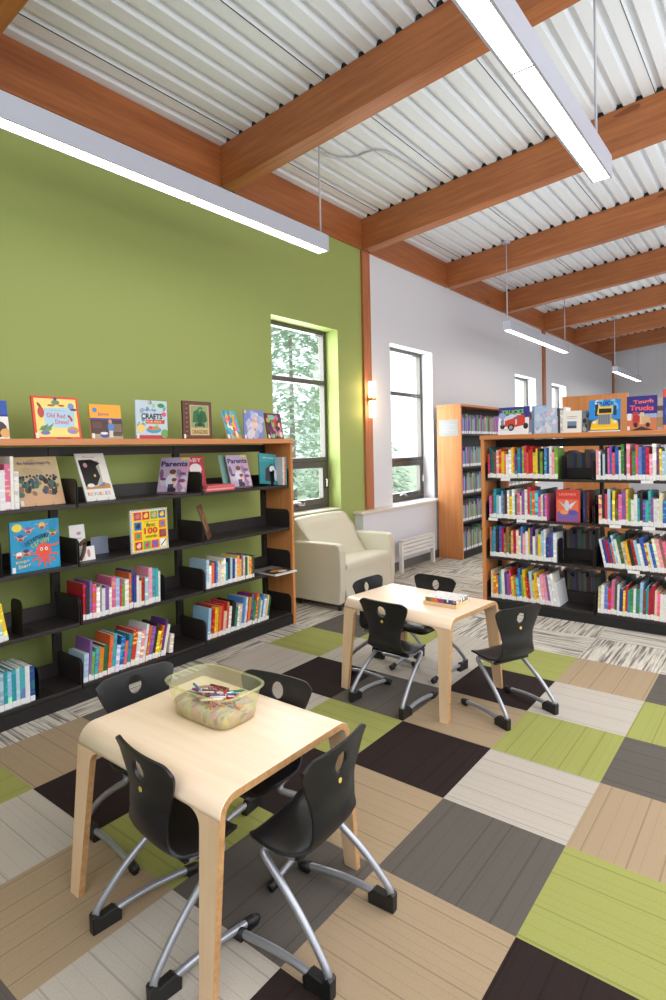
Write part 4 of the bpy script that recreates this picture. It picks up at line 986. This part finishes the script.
def make_chair():
    r = empty('school_chair', (0, 0, 0), 0, 'x', 'chair', 'black shell school chairs')
    sh = chair_shell().build('seat_shell', M['shell'], r, recalc=True)
    md = sh.modifiers.new('thick', 'SOLIDIFY'); md.thickness = .009; md.offset = 0
    md = sh.modifiers.new('round', 'BEVEL'); md.width = .003; md.segments = 2; md.limit_method = 'ANGLE'; md.angle_limit = R(50)
    mb = MB(); mb.cyl((0, -.104-.003, .487), (0, -.105-.0065, .487), .008, n=16); mb.build('badge', M['badge'], r)
    for s in (-1, 1):
        base = [(.168, .165, .022), (.171, .09, .032), (.174, .0, .040), (.176, -.08, .038), (.177, -.125, .031), (.177, -.158, .028), (.177, -.176, .038), (.1765, -.176, .062), (.174, -.155, .092), (.166, -.085, .165), (.155, .0, .232), (.148, .052, .268), (.144, .072, .284), (.138, .072, .295), (.128, .050, .2985), (.124, .01, .297), (.122, -.03, .295)]
        pts = [(s*x, y, z) for x, y, z in catmull(base, 60)]
        leg = MB().tube(pts, .0115, n=12).build('leg', M['silver'], r)
        mb = MB(); mb.tube([(s*.1675, .182, .016), (s*.168, .175, .0185), (s*.169, .135, .026)], [.013, .0158, .0152], n=12); mb.box((s*.168-.010, .14, 0), (s*.168+.010, .18, .02), bev=.004)
        mb.build('front_cap', M['black'], leg)
        mb = MB(); mb.prism([(-.192, 0), (-.10, 0), (-.098, .03), (-.12, .052), (-.165, .046), (-.185, .062), (-.194, .055)], 'x', s*.177-.0155, s*.177+.0155, bev=.004)
        mb.build('heel_glide', M['black'], leg)
    MB().box((-.125, -.045, .284), (.125, .035, .296), bev=.003).build('seat_bracket', M['black'], r)
    return r
ch0 = make_chair()
CH = [(-.353, -1.090, R(-6), 'black school chair pushed in at the front left side of foreground table'),
      (-.022, -.824, R(94), 'black school chair at the right side of foreground table, nearest the camera'),
      (-.823, -.851, R(-95), 'black school chair at the left side of foreground table, by the bookcase'),
      (-.410, -.655, R(187), 'black school chair behind foreground table, beyond the plastic bin'),
      (-.68, .704, R(-3), 'black school chair at the front of the far table, back to camera'),
      (-.098, .962, R(66), 'black school chair at the right side of the far table, standing clear'),
      (-.99, 1.040, R(-91), 'black school chair behind far table beside the pale armchair'),
      (-.75, 1.231, R(173), 'black school chair behind far table, back showing above its far edge')]
for i, (x, y, a_, lb) in enumerate(CH):
    o = ch0 if i == 0 else dup(ch0)
    o.location = (x, y, 0); o.rotation_euler = (0, 0, a_); o['label'] = lb

# ------------------------------------------------------------------ bin with crayons
TZ = .5505
def srect(hx, hy, n=40, e=4.2):
    return [(hx*math.copysign(abs(math.cos(a))**(2/e), math.cos(a)), hy*math.copysign(abs(math.sin(a))**(2/e), math.sin(a))) for a in [2*PI*k/n for k in range(n)]]
bn = empty('plastic_bin', (-.456, -.834, TZ), 0, 'clear pale green plastic bin full of crayons on the foreground table', 'bin')
mb = MB()
sec = [(.134, .084, .0), (.143, .090, .004), (.166, .105, .112), (.168, .107, .118)]
V = [[mb.bm.verts.new((x, y, z)) for x, y in srect(hx, hy)] for hx, hy, z in sec]
for A, B in zip(V, V[1:]):
    for k in range(40): f = mb.bm.faces.new((A[k], A[(k+1) % 40], B[(k+1) % 40], B[k])); f.smooth = True
mb.bm.faces.new(V[0][::-1])
mb.build('body', M['bin'], bn)
mb = MB(); rows = []
for dx, z in ((0, .118), (.006, .121), (.010, .118), (.008, .112), (.0, .115), (0, .118)):
    rows.append([(x, y, z) for x, y in srect(.168+dx, .107+dx)])
mb.grid(rows, closed=True); mb.build('rim', M['bin'], bn)
mb = MB(); q = random.Random(12)
rows = []
for hx, hy, z in ((.129, .079, .003), (.138, .085, .006), (.147, .091, .048), (.10, .06, .055), (.05, .03, .06), (.004, .003, .062)):
    rows.append([(x, y, z+(q.uniform(-.003, .003) if hx < .14 and z > .04 else 0)) for x, y in srect(hx, hy)])
mb.grid(rows, closed=True); mb.bm.faces.new([v for v in mb.bm.verts][:40][::-1])
tag(mb.build('crayon_pile', M['mass'], loc=(-.456, -.834, TZ)), 'dense jumble of crayons filling the clear plastic bin', 'crayons', kind='stuff')
mb = MB(); mb.tube([(-.038, 0, 0), (.032, 0, 0), (.034, 0, 0), (.044, 0, 0)], [.0042, .0042, .0034, .0016], n=8)
crm = mb.mesh('crayon', M['objcol'])
ccol = [(190, 40, 50), (60, 60, 60), (236, 236, 226), (110, 70, 50), (70, 130, 190), (230, 170, 60), (150, 60, 120), (230, 140, 160), (60, 130, 80), (240, 220, 200), (60, 40, 60)]
for k in range(64):
    o = bpy.data.objects.new('crayon', crm); C.objects.link(o); o.color = lin(q.choice(ccol))
    x, y = q.gauss(.01, .05), q.gauss(0, .028); x = max(-.095, min(.1, x)); y = max(-.05, min(.05, y))
    o.location = (-.456+x, -.834+y, TZ+.058+.0045*(k % 4)+.004*(1-min(1, abs(x)/.1))); o.rotation_euler = (0, q.uniform(-.15, .15), q.gauss(.3, .6))
    tag(o, 'wax crayon lying loose on top of the heap in the clear plastic bin', 'crayon', 'crayons on top of the heap')

# ------------------------------------------------------------------ block puzzle
pz, pr_ = (-.450, .938, TZ), R(1)
tr_ = empty('puzzle_tray', pz, pr_, 'shallow wooden tray holding picture blocks on the far table', 'tray')
MB().box((-.106, -.092, 0), (.106, .092, .006), bev=.001).build('base', M['tray'], tr_)
mb = MB()
for a_, b_ in (((-.106, -.092), (.106, -.086)), ((-.106, .086), (.106, .092)), ((-.106, -.086), (-.100, .086)), ((.100, -.086), (.106, .086))):
    mb.box((a_[0], a_[1], .006), (b_[0], b_[1], .022), bev=.001)
mb.build('rim', M['tray'], tr_)
q = random.Random(6); pc = [(210, 50, 50), (60, 120, 190), (240, 200, 60), (80, 160, 90), (150, 80, 150), (240, 240, 240), (40, 60, 110), (230, 130, 60)]
rown = ['front', 'second', 'third', 'back']
for i in range(5):
    for j in range(4):
        mb = MB(); s = .0193
        mb.box((-s, -s, 0), (s, s, .040), bev=.002)
        bmf = mb.bm; lay = bmf.loops.layers.float_color.new('Col'); bmf.faces.ensure_lookup_table()
        for f in bmf.faces:
            f.normal_update(); top = f.calc_center_median().z > .0385
            c = (226, 226, 226) if top else q.choice(pc)
            for lp in f.loops: lp[lay] = lin(c)
        # coloured stickers on each face
        for (sx, sy) in ((0, -1), (1, 0), (-1, 0), (0, 1), (0, 0)):
            for _ in range(2):
                c = q.choice(pc); w = q.uniform(.004, .010); zc = q.uniform(.026, .032); off = q.uniform(-.006, .006)
                if (sx, sy) == (0, 0):
                    if _: continue
                    pts = [(-w+off, -w, .0402), (w+off, -w, .0402), (w+off, w, .0402), (-w+off, w, .0402)]; c = tuple((v+480)//3 for v in c)
                elif sx == 0: pts = [(off-w, sy*(s+.0002+_*.0001), zc-.008), (off+w, sy*(s+.0002+_*.0001), zc-.008), (off+w, sy*(s+.0002+_*.0001), zc+.006), (off-w, sy*(s+.0002+_*.0001), zc+.006)]
                else: pts = [(sx*(s+.0002+_*.0001), off-w, zc-.008), (sx*(s+.0002+_*.0001), off+w, zc-.008), (sx*(s+.0002+_*.0001), off+w, zc+.006), (sx*(s+.0002+_*.0001), off-w, zc+.006)]
                f = mb.face(pts)
                for lp in f.loops: lp[lay] = lin(c)
        x, y = (i-2)*.0396, (j-1.5)*.041
        o = mb.build('picture_block', M['print'], loc=(pz[0]+x*math.cos(pr_)-y*math.sin(pr_), pz[1]+x*math.sin(pr_)+y*math.cos(pr_), TZ+.0065), rot=(0, 0, pr_))
        tag(o, 'picture block, %s from left in the %s row of the wooden tray' % (ordn(i), rown[j]), 'toy block', 'picture blocks in the tray')

# ------------------------------------------------------------------ outside
struct(MB().box((-60, -30, -.35), (WX-.35, 60, -.30)).build('lawn', plain('grass', (186, 196, 164), .9, nscale=.5, var=.25)))
t = NT('foliage'); oi = t.n('ShaderNodeObjectInfo'); nz = t.noise(t.coord(), 3.)
M['leaf'] = t.pbsdf(t.mix(nz, lin((186, 208, 182)), lin((232, 242, 228))), .8)
def conifer(x, y, h, rad, label, seed):
    q = random.Random(seed); r = empty('conifer_tree', (x, y, -.3), 0, label, 'tree', 'trees outside the windows')
    MB().tube([(0, 0, 0), (0, 0, h*.9)], [.08, .02], n=8).build('trunk', plain('bark', (176, 164, 150), .9), r)
    mb = MB()
    for k in range(4200):
        f = q.random()**1.3; z = .5+f*(h-.5); R0 = rad*(1-f)**.85+.08; rr_ = R0*math.sqrt(q.uniform(.15, 1)); a_ = q.uniform(0, 2*PI)
        c = Vector((rr_*math.cos(a_), rr_*math.sin(a_), z-rr_*.25)); s = q.uniform(.12, .26)
        d = Vector((math.cos(a_), math.sin(a_), -.35+q.uniform(-.3, .3)))*s; w = Vector((-math.sin(a_), math.cos(a_), q.uniform(-.4, .4)))*s*.45
        mb.face([c-w, c+d*.3-w*.3, c+d, c+d*.3+w])
    mb.build('foliage', M['leaf'], r, recalc=False)
for k, (x, y, h, rad, lb) in enumerate([(-7.0, 6.9, 5.6, 1.6, 'pale green conifer outside the first window, right of its view'), (-10.6, 4.6, 7.4, 2.1, 'pale green conifer outside the first window, left of its view'), (-13, 10.4, 8., 2.0, 'tall conifer farther off outside the first window'),
                                     (-10., 13.5, 3.6, 1.9, 'low bushy conifer outside the second window'), (-14, 16.5, 4.2, 2.3, 'distant bushy conifer outside the second window')]):
    conifer(x, y, h, rad, lb, 60+k)

# ------------------------------------------------------------------ light
w = bpy.data.worlds.new('World'); bpy.context.scene.world = w; w.use_nodes = True
bg = w.node_tree.nodes['Background']; bg.inputs[0].default_value = (.86, .94, 1., 1); bg.inputs[1].default_value = 1.9
def area(name, loc, rot, sx, sy, power, col=(1, 1, 1)):
    l = bpy.data.lights.new(name, 'AREA'); l.shape = 'RECTANGLE'; l.size, l.size_y = sx, sy; l.energy = power; l.color = col
    o = bpy.data.objects.new(name, l); C.objects.link(o); o.location = loc; o.rotation_euler = rot; return o
area('fill_right', (4.9, 1.0, 2.4), (0, R(80), 0), 2.2, 7, 75, (1, .985, .96))
area('fill_back', (1.8, -4.3, 2.6), (R(75), 0, R(10)), 4, 2.4, 60, (1, .985, .96))
area('fill_down', (2.6, .8, 2.95), (0, 0, 0), 2.4, 7, 155, (.99, .99, 1))  # added overhead fill, not a fixture of the room
area('fill_up_near', (1.6, -3.2, 2.3), (R(180), 0, 0), 2.5, 2., 60, (.92, .97, 1))  # added fill behind the camera, aimed up to brighten the deck
area('fill_down_far', (2.6, 9.5, 2.95), (0, 0, 0), 2.4, 8, 220, (.99, .99, 1))  # same added overhead fill for the far end
area('fill_up', (3.3, 2.0, 2.2), (R(180), 0, 0), 2., 8., 100, (.95, .98, 1))  # added out-of-view fill aimed up at the roof deck
for i, (y0, y1, z0, z1) in enumerate(WINS):
    area('window_light_%d' % (i+1), (WX-.32, (y0+y1)/2, (z0+z1)/2), (0, R(-90), 0), z1-z0, y1-y0, 55, (.95, .98, 1))
for z in (1.9, 2.17):
    l = bpy.data.lights.new('sconce_bulb', 'POINT'); l.energy = 2.2; l.color = (1, .66, .32); l.shadow_soft_size = .03
    o = bpy.data.objects.new('sconce_bulb', l); C.objects.link(o); o.location = (WX+.16, 3.36, z)

# ------------------------------------------------------------------ camera
cam = bpy.data.cameras.new('camera'); co = bpy.data.objects.new('camera', cam); C.objects.link(co)
cam.sensor_fit = 'VERTICAL'; cam.sensor_height = 36; cam.sensor_width = 36; cam.lens = 583.41/1000*36
cam.shift_x = -1.4/1000; cam.shift_y = -39.3/1000; cam.clip_start = .05
yaw, pit, rol = -.6608, .0207, -.0210
fw = Vector((math.sin(yaw)*math.cos(pit), math.cos(yaw)*math.cos(pit), -math.sin(pit)))
r0 = Vector((math.cos(yaw), -math.sin(yaw), 0)); u0 = r0.cross(fw)
r2 = math.cos(rol)*r0+math.sin(rol)*u0; u2 = -math.sin(rol)*r0+math.cos(rol)*u0
m = Matrix((r2, u2, -fw)).transposed().to_4x4(); m.translation = Vector((1.1527, -2.1816, 1.4825)); co.matrix_world = m
S = bpy.context.scene; S.camera = co
S.view_settings.view_transform = 'Standard'; S.view_settings.look = 'None'; S.view_settings.exposure = .06
